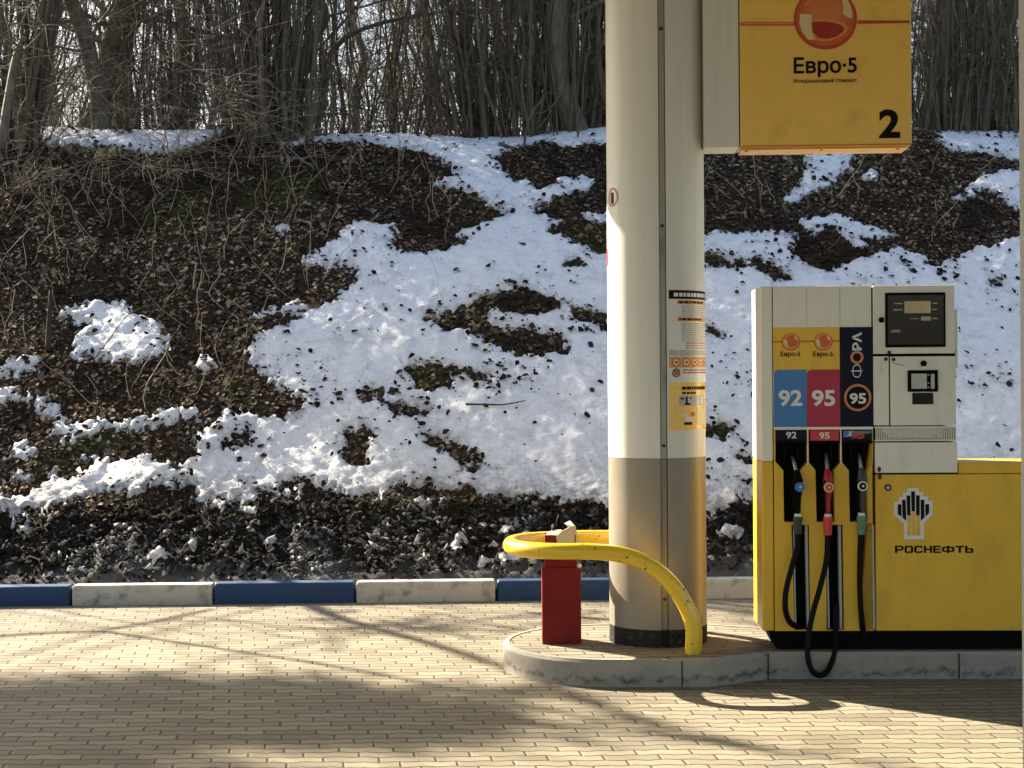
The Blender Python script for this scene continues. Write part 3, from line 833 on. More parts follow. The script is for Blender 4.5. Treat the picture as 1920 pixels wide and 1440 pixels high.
for k, lp in enumerate(Pl):          # boughs that carry the limbs
    bm = bmesh.new(); e = lp[0]; add_tube(bm, smooth_path([(0, -.3, 4.2 + .2 * k), tuple(e * .5 + np.array([0, 0, 2.2])), tuple(e)], 5), .014, 6); bm_obj("limb", bm, M['bark'], ot, smooth=True)
Q, q = shoots(rg, P, Rr, 90, (.3, 1.0), 6, .2, .35, .005, 0., 1., .2)
# dense sprays of twigs that make the broad soft shade
def spray(cx, cy, hx, hy, n, yy, rg):
    u = rg.normal(0, .5, (n, 2)).clip(-1, 1)
    return np.array([up_sun(cx + a * hx, cy + b * hy, yy + rg.normal(0, .25)) for a, b in u]) - ob
cs = np.concatenate([spray(380, 1328, 380, 30, 1500, 17.0, rg), spray(60, 1352, 200, 26, 600, 17.2, rg), spray(760, 1345, 200, 14, 170, 17.0, rg), spray(150, 1436, 300, 6, 80, 17.2, rg), spray(1000, 1300, 120, 14, 18, 16.6, rg), spray(750, 1170, 300, 18, 30, 16.2, rg)])
sd = rg.normal(0, 1, (len(cs), 1, 3)) * .3 + np.cumsum(rg.normal(0, .16, (len(cs), 6, 3)), 1); sd -= sd.mean(1, keepdims=True)
Q2 = cs[:, None, :] + np.linspace(-.5, .5, 6)[None, :, None] * (rg.normal(0, .45, (len(cs), 1, 3))) + sd * .5
q2 = np.full(Q2.shape[:2], .013) * rg.uniform(.5, 1.5, (len(cs), 1))
V, F = merge([tubes(Q, q, 4), tubes(Q2, q2, 4)])
link("crown", mesh_np("crown", V, F, M['twig'], True), ot)

# ------------------------------------------------------------------ sticks, dead wood and a grass tuft on the bank
def on_bank(px, py, lift=0.):
    (x, y), = to_plan([(px, py)]); _, a, b, _ = is_snow(np.array([x]), np.array([y])); return Vector((x, y, max(float(a[0]), float(b[0])) + lift))


def stick(name, pts, rad, mat, label, cat, sides=6, group=None, twigs=()):
    base = pts[0]; bm = bmesh.new(); sp = smooth_path([p - base for p in pts], 4)
    add_tube(bm, sp, [rad * (1 - .6 * i / len(sp)) for i in range(len(sp))], sides)
    for tp, tr in twigs: add_tube(bm, smooth_path([p - base for p in tp], 3), tr, 5)
    o = bm_obj(name, bm, mat, smooth=True); o.location = base; tag(o, label, cat, group); return o


bp = on_bank
b0 = bp(982, 282); v = lambda px, py, y: Vector(at_y(px, py, y))
stick("fallen_branch", [bp(935, 283, .03), v(978, 281, b0.y), v(985, 255, b0.y), v(996, 215, b0.y + .05), v(1022, 180, b0.y + .1)], .022, M['bark2'], "forked dead branch standing at the head of the snow gully", "branch",
      twigs=[([v(996, 215, b0.y + .05), v(1030, 205, b0.y), v(1060, 160, b0.y)], .008), ([v(988, 245, b0.y), v(1010, 240, b0.y - .1), v(1035, 205, b0.y - .1)], .007)])
b1 = bp(1700, 262)
stick("fallen_branch", [bp(1690, 235, .05), v(1735, 245, b1.y - .1), v(1768, 258, b1.y - .1)], .03, M['stickd'], "dark branch lying at the top of the bank right of the yellow sign", "branch")
a = bp(90, 655)
stick("stake", [a, v(92, 600, a.y), v(95, 545, a.y)], .03, M['stickd'], "dark upright stake in the brown leaves beside the left snow patch", "stake")
a = bp(338, 815)
stick("stake", [a, v(338, 795, a.y), v(338, 776, a.y)], .024, M['stickd'], "short thick stump of a stake above the lower left snow", "stake")
a = bp(362, 545)
stick("dead_branch", [bp(425, 690, .02), v(440, 640, a.y - .6), v(447, 600, a.y - .4), v(432, 588, a.y - .3), v(408, 570, a.y - .2), v(392, 548, a.y - .1), v(412, 515, a.y), v(410, 492, a.y)], .0095, M['dead'], "pale crooked dead branch hanging over the brown leaves left of the snow", "branch",
      twigs=[([v(362, 545, a.y), v(364, 520, a.y), v(368, 492, a.y)], .009), ([v(392, 548, a.y - .1), v(375, 548, a.y), v(350, 552, a.y)], .006)])
stick("stick", [bp(873, 780, .015), bp(910, 780, .02), bp(945, 778, .02), bp(985, 772, .03)], .011, M['stickd'], "straight dark stick lying on the snow below the leafy patches", "stick")
stick("dead_branch", [bp(175, 680, .02), bp(205, 650, .05), bp(240, 610, .06), bp(285, 580, .06)], .006, M['stickd'], "thin dark curved twig lying across the left snow patch", "twig")
# grass tuft
a = bp(205, 292); rg = np.random.default_rng(401); n = 90
ang = rg.uniform(0, 2 * np.pi, n); L = rg.uniform(.12, .34, n); K = 6; t = np.linspace(0, 1, K)
out = np.stack([np.cos(ang), np.sin(ang)], 1)
P = np.zeros((n, K, 3)); P[..., :2] = out[:, None, :] * (t[None, :, None] * (L * .4)[:, None, None]); P[..., 2] = (L[:, None] * (1.1 * t - 1.3 * t ** 2)[None, :]); P[..., 1] -= (t ** 2)[None, :] * L[:, None] * .5
tu = link("grass_tuft", mesh_np("grass_tuft", *tubes(P, np.full((n, K), .003) * (1.1 - t)[None, :], 3), M['grass'])); tu.location = a
tag(tu, "small yellowed grass tuft hanging at the upper edge of the bank", "grass tuft")
# arching bush at the left edge
def arching_bush(bx, by, n, az0, label, seed, L0=.8, L1=3.2):
    rg = np.random.default_rng(seed)
    bb = Vector((bx, by, float(H(bx, by)) - .05)); root = D.objects.new("arching_bush", None); COL.objects.link(root); root.location = bb
    tag(root, label, "bush", "clumps of bare stems on the bank top")
    K = 12; t = np.linspace(0, 1, K)[None, :]
    L = rg.uniform(L0, L1, n)[:, None]; az = rg.normal(az0, .6, n)[:, None]; rise = rg.uniform(.3, 2.4, n)[:, None]; fall = rise * .75 + rg.uniform(-.5, .9, n)[:, None]
    P = np.stack([np.cos(az) * L * t, np.sin(az) * L * t * .7, rise * 1.6 * t * L * .6 - fall * t ** 2 * L * .75], -1) + np.cumsum(rg.normal(0, .055, (n, K, 3)), 1)
    P[:, 0] = 0
    Rr = rg.uniform(.004, .010, n)[:, None] * (1 - .75 * t)
    link("stems", mesh_np("stems", *tubes(P, Rr * .85, 6), M['twig'], True), root)
    Q, q = shoots(rg, P, Rr, n * 12, (.2, .8), 6, -.1, .55, .0022, .15, 1., .2, .3)
    link("crown", mesh_np("crown", *tubes(Q, q, 4), M['dead'], True), root)  # loose side twigs drooping from the arching stems


arching_bush(-5.15, 16.6, 20, -.3, "bare bush arching twigs over the left end of the bank", 402)
arching_bush(-2.75, 17.2, 13, -1.6, "bare twigs drooping over the brown slope below the dark upright stem clump", 403, .6, 2.0)
arching_bush(-3.6, 17.2, 9, -1.3, "bare twigs drooping over the left strip of snow", 404, .5, 1.6)
# thin dead shoots all over the slope
rg = np.random.default_rng(405); n = 380; x = np.concatenate([rg.uniform(-5.6, 0, 260), rg.uniform(1.5, 6, 120)]); y = rg.uniform(13.6, 17.3, n)
w_ = is_snow(x, y)[3]; k = w_ < .12; x, y = x[k], y[k]; n = len(x)
s_, a_, b_, _ = is_snow(x, y); P, Rr = stems(rg, np.stack([x, y, np.maximum(a_, b_) - .02], 1), np.stack([rg.normal(0, .5, n), rg.normal(-.45, .4, n)], 1), rg.uniform(.15, .75, n), rg.uniform(.002, .0055, n), 7, .11, .6)
tag(link("dead_shoots", mesh_np("dead_shoots", *tubes(P, Rr, 4), M['dead'], True)), "thin dry shoots scattered over the leafy slope", "twigs", kind='stuff')

# ------------------------------------------------------------------ the canopy column
PX, PY, PR = .800, 8.86, .268
col = D.objects.new("canopy_column", None); COL.objects.link(col); col.location = (PX, PY, .136)
tag(col, "round cream column with a greige lower half standing on the pump island", "column")
A = lambda px: math.asin(max(-1, min(1, (at_y(px, 700, 8.62)[0] - PX) / PR)))     # angle on the column from straight at the camera


def zcol(px, py): return float(at_y(px, py, PY - PR)[2]) - .136


def cyl_patch(bm, a0, a1, z0, z1, r, n=None, thick=.004):
    n = n or max(2, int(abs(a1 - a0) / .09) + 1)
    ro = [[bm.verts.new((rr * math.sin(a0 + (a1 - a0) * i / n), -rr * math.cos(a0 + (a1 - a0) * i / n), z)) for i in range(n + 1)] for rr, z in ((r, z0), (r, z1), (r - thick, z1), (r - thick, z0))]
    for j in range(4):
        p, q = ro[j], ro[(j + 1) % 4]
        for i in range(n): bm.faces.new((p[i], p[i + 1], q[i + 1], q[i]))
    for i in (0, n): bm.faces.new([ro[j][i] for j in range(4)])


aL, aR = A(1236.5), A(1250)
ztop = 4.4; zb = zcol(1200, 1182); zm = zcol(1200, 860)
for (nm, a0, a1) in (("shell", aR, math.pi - .0), ("shell", -math.pi + .0, aL)):
    bm = bmesh.new(); cyl_patch(bm, a0, a1, zm, ztop, PR, 40, .012); o = bm_obj(nm, bm, M['cream_col'], col, smooth=False)
    bm = bmesh.new(); cyl_patch(bm, a0, a1, zb, zm - .002, PR + .0005, 40, .012); o2 = bm_obj("lower_shell", bm, M['greige'], col)
    bm = bmesh.new(); cyl_patch(bm, a0, a1, -.05, zb - .001, PR + .002, 40, .012); o3 = bm_obj("skirting", bm, M['skirt'], col)
    for q_ in (o, o2, o3):
        for p in q_.data.polygons: p.use_smooth = abs(p.normal.z) < .5
        q_.data.set_sharp_from_angle(angle=R(35))
bm = bmesh.new(); cyl_patch(bm, aL - .02, aR + .02, zb, zm, PR - .014, 3, .01); bm_obj("seam_strip", bm, M['greige'], col)
bm = bmesh.new(); cyl_patch(bm, aL - .02, aR + .02, -.05, zb - .001, PR - .014, 3, .01); bm_obj("seam_strip", bm, M['skirt'], col)
bm = bmesh.new(); cyl_patch(bm, aL - .02, aR + .02, zm + .001, ztop, PR - .014, 3, .01); bm_obj("seam_strip", bm, M['seam'], col)
bm = bmesh.new(); cyl_patch(bm, aL, aL + .012, -.05, ztop, PR - .008, 1, .008); cyl_patch(bm, aR - .008, aR, -.05, ztop, PR - .008, 1, .008); bm_obj("seam_gap", bm, M['dark'], col)
for py in (53, 423, 836, 1124):
    a = (aL + aR) / 2; z = zcol(1240, py); bm = bmesh.new()
    r0 = PR - .013; add_tube(bm, [(r0 * math.sin(a), -r0 * math.cos(a), z), ((r0 + .006) * math.sin(a), -(r0 + .006) * math.cos(a), z)], .009, 12)
    bm_obj("screw", bm, M['stickd'], col)
# rules notice wrapped on the right side
nz = lambda py: zcol(1290, py)
na0, na1 = A(1254), 1.62
rr = PR
def patch(name, mat, specs, lift):
    bm = bmesh.new()
    for a0, a1, p0, p1 in specs: cyl_patch(bm, a0, a1, nz(p1), nz(p0), rr + lift, None, lift * .5)
    return bm_obj(name, bm, mat, None)
F_ = lambda f: na0 + (na1 - na0) * f
nt = D.objects.new("notice", None); COL.objects.link(nt); nt.parent = col; nt['label'] = "tall printed rules notice wrapped on the column"
def npart(*a): o = patch(*a); o.parent = nt
npart("sheet", M['white'], [(na0, na1, 542, 717)], .0012)
npart("yellow_sheet", M['signyel'], [(na0, na1, 717, 807)], .0013)
npart("header", M['ink'], [(na0, na1, 543.5, 560)], .0024)
npart("heading_bar", M['amber'], [(F_(.12), na1, 562, 570), (F_(.12), na1, 594, 602)], .0024)
npart("orange_band", M['amber'], [(na0, na1, 669, 689)], .0024)
npart("grey_band", M['greyp'], [(na0, F_(.13), 656, 666.5), (F_(.15), na1, 656, 666.5)], .0024)
rgt = random.Random(3)
def lines(f0, f1, y0, y1, step, h):
    out = []; y = y0
    while y < y1:
        f = f0; end = f1 - rgt.random() * .12
        while f < end:
            w = rgt.uniform(.03, .09); out.append((F_(f), F_(min(f + w, end)), y, y + h)); f += w + .018
        y += step
    return out
npart("small_print", M['inkgrey'], lines(.19, .95, 572.5, 592, 3.6, 1.3) + lines(.19, .95, 605, 640, 3.4, 1.3), .0024)
npart("red_print", M['crimson'], lines(.26, .9, 642, 653, 4.6, 1.8) + lines(.2, .95, 692.5, 701, 5, 2.4), .0024)
npart("heading_print", M['ink'], lines(.15, .7, 564, 567, 9, 4) + lines(.15, .7, 596, 599, 9, 4) + lines(.19, .8, 716.8 + 8, 729, 30, 6) + lines(.19, .45, 735, 737, 30, 4), .0034)
npart("header_print", M['white'], lines(.07, .85, 548.5, 550, 30, 7), .0034)
npart("picture", M['greyp'], [(F_(.14), F_(.46), 735 + 7, 761)], .0024)
npart("picture", M['screen'], [(F_(.50), F_(.72), 735 + 6, 761)], .0024)
npart("picture", M['pale'], [(F_(.46), F_(.74), 766, 798)], .0024)
npart("pictured_items", M['ink'], [(F_(.16), F_(.22), 746, 749), (F_(.25), F_(.28), 744, 756), (F_(.31), F_(.36), 746, 748), (F_(.23), F_(.33), 756, 759.5), (F_(.22), F_(.36), 792, 797)], .0034)
npart("pictured_items", M['white'], [(F_(.24), F_(.36), 782, 791), (F_(.17), F_(.28), 776, 780), (F_(.57), F_(.65), 744, 759)], .0036)
npart("pictured_items", M['orange'], [(F_(.34), F_(.42), 773, 781)], .0034)
def cdisc(bm, ac, zc, r, lift, n=20, ri=0.):
    pts = [(ac + r * math.cos(2 * math.pi * k / n) / PR, zc + r * math.sin(2 * math.pi * k / n)) for k in range(n)]
    f = lambda a, z, l: bm.verts.new(((rr + l) * math.sin(a), -(rr + l) * math.cos(a), z))
    if ri:
        pi_ = [(ac + ri * math.cos(2 * math.pi * k / n) / PR, zc + ri * math.sin(2 * math.pi * k / n)) for k in range(n)]
        o = [f(a, z, lift) for a, z in pts]; i = [f(a, z, lift) for a, z in pi_]
        for k in range(n): bm.faces.new((o[k], o[(k + 1) % n], i[(k + 1) % n], i[k]))
    else:
        bm.faces.new([f(a, z, lift) for a, z in pts])
bm = bmesh.new()
for f in (.10, .26, .42, .58, .74): cdisc(bm, F_(f), nz(679), .022, .0034)
bm_obj("pictogram_disc", bm, M['pale'], nt)
bm = bmesh.new()
for f in (.10, .26, .42, .58, .74): cdisc(bm, F_(f), nz(679), .0235, .0037, ri=.019); cyl_patch(bm, F_(f) - .03, F_(f) + .035, nz(681), nz(677), rr + .0039, 2, .0004)
bm_obj("pictogram", bm, M['orange3'], nt)
bm = bmesh.new(); cdisc(bm, F_(.10), nz(699), .024, .0034); bm_obj("round_mark", bm, M['amber'], nt)
bm = bmesh.new(); cdisc(bm, F_(.10), nz(699), .024, .0038, ri=.019)
for s in (-.035, 0, .035): cyl_patch(bm, F_(.10) + s - .007, F_(.10) + s + .007, nz(703), nz(694), rr + .0038, 1, .0004)
bm_obj("round_mark_lines", bm, M['stickd'], nt)
# no telephone sticker and a red label on the left side
lz = lambda py: zcol(1152, py)
st = D.objects.new("telephone_ban_sticker", None); COL.objects.link(st); st.parent = col
ac = -math.asin(.92); bm = bmesh.new(); cyl_patch(bm, -1.32, -.93, lz(393), lz(339), rr + .0012, None, .0008); bm_obj("backing", bm, M['white'], st)
bm = bmesh.new(); cdisc(bm, ac + .04, lz(364), .05, .002); bm_obj("disc", bm, M['greyp'], st)
bm = bmesh.new(); cdisc(bm, ac + .04, lz(364), .053, .0028, ri=.042); bm_obj("red_ring", bm, M['orange3'], st)
bm = bmesh.new(); cyl_patch(bm, ac - .02, ac + .09, lz(376), lz(355), rr + .003, 2, .0005); bm_obj("handset", bm, M['ink'], st)
bm = bmesh.new(); cyl_patch(bm, -1.9, -1.42, lz(492), lz(460), rr + .002, None, .001); bm_obj("red_label", bm, M['red'], col)
# the column's unseen canopy, stretched back past the camera to dim the ambient light
bm = bmesh.new(); add_box(bm, -6.4, 8.0, -18.0, 2.28, 4.4, 5.1); bm_obj("canopy_roof", bm, M['soffit'], col, bevel=.02)

# ------------------------------------------------------------------ number sign on the column
SF = Fr((1.05, 8.66, 2.84), -.045)
sg = SF.empty("pump_number_sign"); tag(sg, "yellow lightbox sign with a red ball and number 2 fixed to the column", "sign")
u0, u1, v0, v1 = SF.rect(1386.5, -260, 1708, 272)
bm = bmesh.new(); add_box(bm, u0, u1, 0, .25, v0, v1); bm_obj("face_box", bm, M['signyel'], sg, bevel=.004)
bm = bmesh.new(); add_box(bm, u0 + .004, u1 - .004, -.006, .012, v0 - .010, v0 - .0015); bm_obj("lower_edge", bm, M['amber'], sg, bevel=.002)
ub, _, _, _ = SF.rect(1319, 0, 1330, 272)
bm = bmesh.new(); add_box(bm, ub, u0 - .006, .002, .25, v0 - .006, v1); bm_obj("bracket", bm, M['cream_col'], sg, bevel=.004)
bm = bmesh.new(); add_box(bm, u0 - .006, u0, .01, .24, v0, v1); bm_obj("bracket_gap", bm, M['dark'], sg)
bm = bmesh.new(); add_box(bm, u0 + .01, u1 - .01, .03, .23, v0 - .018, v0 - .0105)
bm_obj("underside_plate", bm, M['yellow'], sg, bevel=.002)
for f in (.04, .48, .93):
    bm = bmesh.new(); add_tube(bm, [(u0 + (u1 - u0) * f, .05, v0 - .018), (u0 + (u1 - u0) * f, .05, v0 - .022)], .008, 10); bm_obj("screw", bm, M['stickd'], sg)
sx = lambda x: 1370 + x / 4.966; sy = lambda y: y / 4.966
def spoly(name, pts, mat, lift, raw=True):
    bm = bmesh.new(); P = SF.poly([(sx(a), sy(b)) for a, b in pts]) if raw else SF.poly(pts); add_prism(bm, P, -lift, -lift + .0009); return bm_obj(name, bm, mat, sg)
spoly("stripe", [(88, 205), (590, 205), (590, 240), (88, 240)], M['orange'], .001); spoly("stripe", [(1180, 190), (1668, 190), (1668, 214), (1180, 222)], M['orange2'], .001)
spoly("stripe_glint", [(88, 214), (590, 212), (590, 224), (88, 226)], M['amber'], .002)
cx, cy = 1547.5, 35.0
ell = lambda rx, ry, dx=0, dy=0, n=40: [(cx + dx + rx * math.cos(2 * math.pi * k / n), cy + dy + ry * math.sin(2 * math.pi * k / n)) for k in range(n)]
spoly("ball_rim", ell(59.5, 58), M['orange2'], .0012, False); spoly("ball_body", ell(55, 53, 0, -2), M['orange'], .0022, False)
for k_, (rx_, cc_) in enumerate(((50, (.60, .135, .028)), (44, (.63, .16, .038)), (37, (.66, .19, .05)), (29, (.68, .215, .06)))):
    spoly("ball_shading", ell(rx_, rx_ * .93, -2 + k_, -4 - 3 * k_), pmat("orange_print", cc_, .35), .0024 + .0002 * k_, False)
spoly("ball_smile", [(750, 180), (850, 178), (960, 188), (1050, 215), (1090, 260), (1080, 300), (1020, 345), (930, 380), (850, 388), (790, 370), (755, 330), (745, 260)], M['amber'], .0032)
spoly("ball_core", [(755, 205), (860, 200), (960, 212), (1030, 235), (1060, 265), (1040, 300), (980, 345), (890, 365), (810, 350), (765, 300)], M['orange3'], .0042)
spoly("ball_shine", [(645, 132), (752, 135), (752, 270), (765, 340), (785, 372), (720, 370), (660, 290), (640, 215)], M['pale'], .0044)
spoly("ball_shine", [(1035, 0), (1090, 0), (1120, 70), (1132, 120), (1130, 175), (1090, 160), (1045, 130), (1050, 60)], M['pale'], .0044)
spoly("ball_shine", [(690, 30), (740, -10), (760, -5), (720, 30), (690, 80)], M['amber'], .0044)

def stext(name, txt, x0, y0, x1, y1, mat, **kw):
    u0, u1, v0, v1 = SF.rect(x0, y0, x1, y1); return text_part(name, txt, u0, u1, v0, v1, -.0012, mat, sg, **kw)
stext("lettering", "Евро·5", 1488, 107, 1606.5, 145, M['ink'], off=.022)
stext("small_lettering", "Международный стандарт", 1488, 147, 1606.5, 156.5, M['stickd'], off=.008)
stext("number", "2", 1648, 205, 1687.5, 259, M['ink'], off=.035)

# ------------------------------------------------------------------ fuel pump
O = at_z(1459, 1217.5, .14)
PF = Fr((O[0], O[1] + .012, .14), -.032)
pump = PF.empty("fuel_pump"); tag(pump, "cream and yellow fuel pump with three hoses and a long yellow lower cabinet", "fuel pump")
DP = .40
def pbox(name, x0, y0, x1, y1, f, b, mat, bev=.003, par=None):
    bm = bmesh.new(); PF.quadbox(bm, x0, y0, x1, y1, f, b); return bm_obj(name, bm, mat, par or pump, bevel=bev)
def ppoly(name, pts, f, mat, th=.001, par=None):
    bm = bmesh.new(); add_prism(bm, PF.poly(pts, f), f, f + th); return bm_obj(name, bm, mat, par or pump)
def ptext(name, txt, x0, y0, x1, y1, f, mat, par=None, **kw):
    a, b, c, d = PF.rect(x0, y0, x1, y1, f); return text_part(name, txt, a, b, c, d, f, mat, par or pump, **kw)
uL = PF.uv(1428, 860)[0]; uLf = PF.uv(1451, 860)[0]
vT = PF.uv(1540, 536)[1]; vY = PF.uv(1450, 865)[1]; vB = PF.uv(1500, 1183)[1]
# left corner post, cream above, yellow below
for nm, z0, z1, mt in (("corner_post", vY, vT, 'cream'), ("lower_corner_post", vB, vY - .001, 'yellow')):
    bm = bmesh.new(); add_box(bm, uL, uLf - .004, .0, DP, z0, z1); bm_obj(nm, bm, M[mt], pump, bevel=.007, seg=3)
bm = bmesh.new(); add_box(bm, uLf - .004, uLf, .012, DP - .01, vB, vT - .005); bm_obj("panel_gap", bm, M['dark'], pump)
# upper cream cabinet
uC = PF.uv(1636, 700)[0]; vS = PF.uv(1540, 803)[1]
bm = bmesh.new(); add_box(bm, uLf, uC - .004, 0, DP - .005, vS, vT - .001); bm_obj("cabinet", bm, M['cream'], pump, bevel=.004)
bm = bmesh.new(); add_box(bm, uC - .004, uC, .012, DP - .01, vB, vT - .005); bm_obj("panel_gap", bm, M['dark'], pump)
for px_ in (1512, 1574.5):
    ppoly("panel_seam", [(px_ - .5, 540), (px_ + .5, 540), (px_ + 1.2, 612), (px_ + .2, 612)], -.0006, M['seam'], .0005)
# badges
bd = ppoly("grade_badge", [(1449.5, 614), (1574, 613.5), (1574, 703), (1450, 703)], -.0012, M['yellow'])
ppoly("badge_stripe", [(1449.5, 639), (1574, 637.5), (1574, 641), (1449.5, 642.5)], -.0021, M['orange'], par=bd)
for k, cx_ in enumerate((1482.5, 1543.5)):
    for nm, r_, dx, dy, mt, lf in (("ball_rim", 17.5, 0, 0, 'orange2', .003), ("ball_body", 15.8, 0, -.5, 'amber', .0036), ("ball_core", 12, 1.5, -1, 'orange', .0042)):
        bm = bmesh.new(); u, v_ = PF.uv(cx_ + dx, 641 + dy); s = r_ / 353; add_disc(bm, u, v_, s, -lf, -lf + .0006, s * .92); bm_obj(nm, bm, M[mt], bd)
    ppoly("ball_shine", [(cx_ - 14, 637), (cx_ - 7, 637), (cx_ - 5, 652), (cx_ - 9, 650)], -.0048, M['pale'], .0006, bd)
    ppoly("ball_shine", [(cx_ + 8, 629), (cx_ + 12, 632), (cx_ + 13, 638), (cx_ + 8, 636)], -.0048, M['pale'], .0006, bd)
    ptext("badge_lettering", "Евро-5", cx_ - 19, 659, cx_ + 18, 670.5, -.0014, M['ink'], bd, off=.02)
def plate(x0, x1, y0, y1, mt, txt, tx0, ty0, tx1, ty1):
    pts = [(x0, y1), (x0, y0 + 9)] + [(x0 + 9 - 9 * math.cos(a), y0 + 9 - 9 * math.sin(a)) for a in (.3, .6, .9, 1.2)] + [(x0 + 9, y0), (x1, y0 - .5), (x1 + .5, y1)]
    o = ppoly("grade_plate", pts, -.0026, M[mt]); ptext("grade_number", txt, tx0, ty0, tx1, ty1, -.0027, M['white'], o, off=.03); return o
plate(1451, 1512.3, 693.5, 800.5, 'blue', "92", 1460, 731, 1504, 762)
plate(1513, 1575.2, 693, 800.5, 'crimson', "95", 1522, 731, 1566, 762)
nv = ppoly("premium_plate", [(1574.2, 613.5), (1635.3, 613), (1637.8, 800), (1575.6, 800.5)], -.0028, M['navy'])
ptext("premium_lettering", "Ф", 1596, 683, 1617, 708, -.003, M['white'], nv, off=-.02, rot=1)
ptext("premium_lettering", "РА", 1598, 623, 1615.5, 657, -.003, M['white'], nv, off=.03, rot=1)
for (cx_, cy_, ro, ri) in ((1606.5, 670, 12.3, 7.5), (1608, 745.5, 25.5, 21)):
    bm = bmesh.new(); u, v_ = PF.uv(cx_, cy_); add_ring(bm, u, v_, ro / 353, ri / 353, -.0042, -.003); bm_obj("copper_ring", bm, M['ring'], nv)
    bm = bmesh.new(); add_disc(bm, u, v_, ri / 353 * .99, -.0036, -.003); bm_obj("ring_centre", bm, M['ink'], nv)
ptext("premium_number", "95", 1593, 737, 1624, 757.5, -.0046, M['white'], nv, off=.03)
# lower yellow front with the three holsters and the hose slots cut out
vD = vS - .001
outer = [(uLf, vB), (uC - .004, vB), (uC - .004, vD), (uLf, vD)]
zx = lambda x: 1440 + x / 7.2; zy = lambda y: 800 + y / 7.2
HOL = [[(100, 42), (522, 42), (530, 480), (440, 590), (450, 1288), (216, 1288), (206, 590), (98, 470)],
       [(548, 42), (972, 42), (978, 480), (893, 590), (904, 1288), (656, 1288), (640, 590), (550, 480)],
       [(995, 42), (1420, 42), (1416, 480), (1335, 590), (1345, 1284), (1105, 1284), (1090, 590), (998, 480)]]
SLOT = [[(1484, 984), (1516.5, 984), (1519.5, 1181), (1490, 1181)], [(1549, 984), (1580, 984), (1582.5, 1181), (1550, 1181)], [(1608, 983), (1638.5, 983), (1640, 1181), (1611, 1181)]]
hp = [PF.poly([(zx(a), zy(b)) for a, b in h]) for h in HOL]
sp_ = [PF.poly(s) for s in SLOT]
bm = bmesh.new(); panel_holes(bm, outer, hp + sp_, 0.0, .05); bm_obj("hose_panel", bm, M['yellow'], pump)
ppoly("white_rail", [(1452, 801.5), (1637, 800), (1637, 804.5), (1452, 806)], -.004, M['cream'], .004)
for x_ in (1514.6, 1576.4):
    ppoly("white_rail", [(x_ - 1.2, 806), (x_ + .9, 806), (x_ + 1.3, 867), (x_ + .2, 871), (x_ - .9, 867)], -.004, M['cream'], .004)
bm = bmesh.new(); add_box(bm, uLf, uC - .004, .051, DP - .01, vB, vD); bm_obj("hose_panel_back", bm, M['black'], pump)
for k, (h, lt) in enumerate(zip(HOL, ("92", "95", "X95"))):
    hx0 = zx(h[0][0]); hx1 = zx(h[1][0]); 
    ob_ = pbox("holster", hx0 + 1, 826.5, hx1 - 1, 832, -.012, .05, M['black'], .003)
    pbox("holster_lip", hx0 + 15, 830, hx0 + 19, 868, -.006, .05, M['black'], .002, ob_); pbox("holster_lip", hx1 - 19, 830, hx1 - 15, 868, -.006, .05, M['black'], .002, ob_)
    pl = pbox("holster_plate", hx0 + (1 if k == 0 else 3), 807, hx1 - (1 if k == 0 else 2), 826.5, -.008, .02, M[('navy', 'red', 'navy')[k]], .002, ob_)
    if k < 2: ptext("holster_number", lt, (1474, 1536.5)[k], (809.5, 810.5)[k], (1493.5, 1555.5)[k], (822, 823)[k], -.0082, M['white'], pl, off=.02)
    else:
        ptext("holster_letter", "X", 1588, 808, 1599.5, 819, -.0084, M['white'], pl, off=.02, shear=.3); ptext("holster_number", "95", 1597, 811, 1625, 823, -.0082, M['orange2'], pl, off=.05, shear=.4)
        ppoly("holster_plate_fade", [(1581, 808), (1634, 808), (1634, 812), (1581, 820)], -.0081, M['blue'], .0004, pl)
for k, ((a, b), s) in enumerate(zip(((1487, 1492), (1549.5, 1554.5), (None, None)), SLOT)):
    if a: ppoly("slot_edge", [(a, 986), (a + 2, 986), (b + 1.5, 1178), (a + 3, 1178)], .002, M['greyp'], .04)
for (a, b, c, d) in ((1510, 1514, 1513.5, 1517.5), (1572, 1576.5, 1575, 1579.5), (1634.5, 1638, 1637.5, 1641.5)):
    ppoly("slot_edge", [(a, 985), (b, 985), (d, 1179), (c, 1179)], -.002, M['greyp'], .04)
# display head on the right
def head(name, x0, y0, x1, y1, mt='cream'): return pbox(name, x0, y0, x1, y1, -.006, DP - .008, M[mt], .003)
ud0 = 1637.2
head("display_door", ud0, 535.3, 1790, 663)
dd = pbox("display_frame", 1660, 548.5, 1773, 651, -.012, -.001, M['black'], .002)
pbox("display_glass", 1664.5, 553, 1769.5, 646, -.0135, -.008, M['glass'], .001, dd)
pbox("price_window", 1696, 564.5, 1745, 587, -.0150, -.013, M['lcd'], .0005, dd); pbox("litre_window", 1727, 593.5, 1745.5, 601, -.0150, -.013, M['lcd2'], .0005, dd)
pbox("display_label", 1671, 618.5, 1688.5, 623.5, -.0148, -.013, pmat("pinkish_print", (.34, .22, .19), .5), .0003, dd)
for (x0, y0, x1, y1) in ((1677, 568, 1693, 570), (1675, 579.5, 1693, 582), (1748, 567.5, 1758, 569.5), (1748, 579, 1757, 581), (1706, 596.5, 1723, 598), (1748, 596, 1758, 598)):
    pbox("display_print", x0, y0, x1, y1, -.0142, -.013, M['seam'], 0, dd)
for (x_, y_, r_) in ((1652, 600, .016), (1731, 681.5, .0175)):
    bm = bmesh.new(); u, v_ = PF.uv(x_, y_); add_disc(bm, u, v_, r_, -.018, -.004, n=6); bm_obj("lock", bm, M['black'], pump, bevel=.002)
head("reader_door", 1669.6, 668, 1792.5, 797.5); head("reader_side", 1638, 668, 1666.8, 797.5)
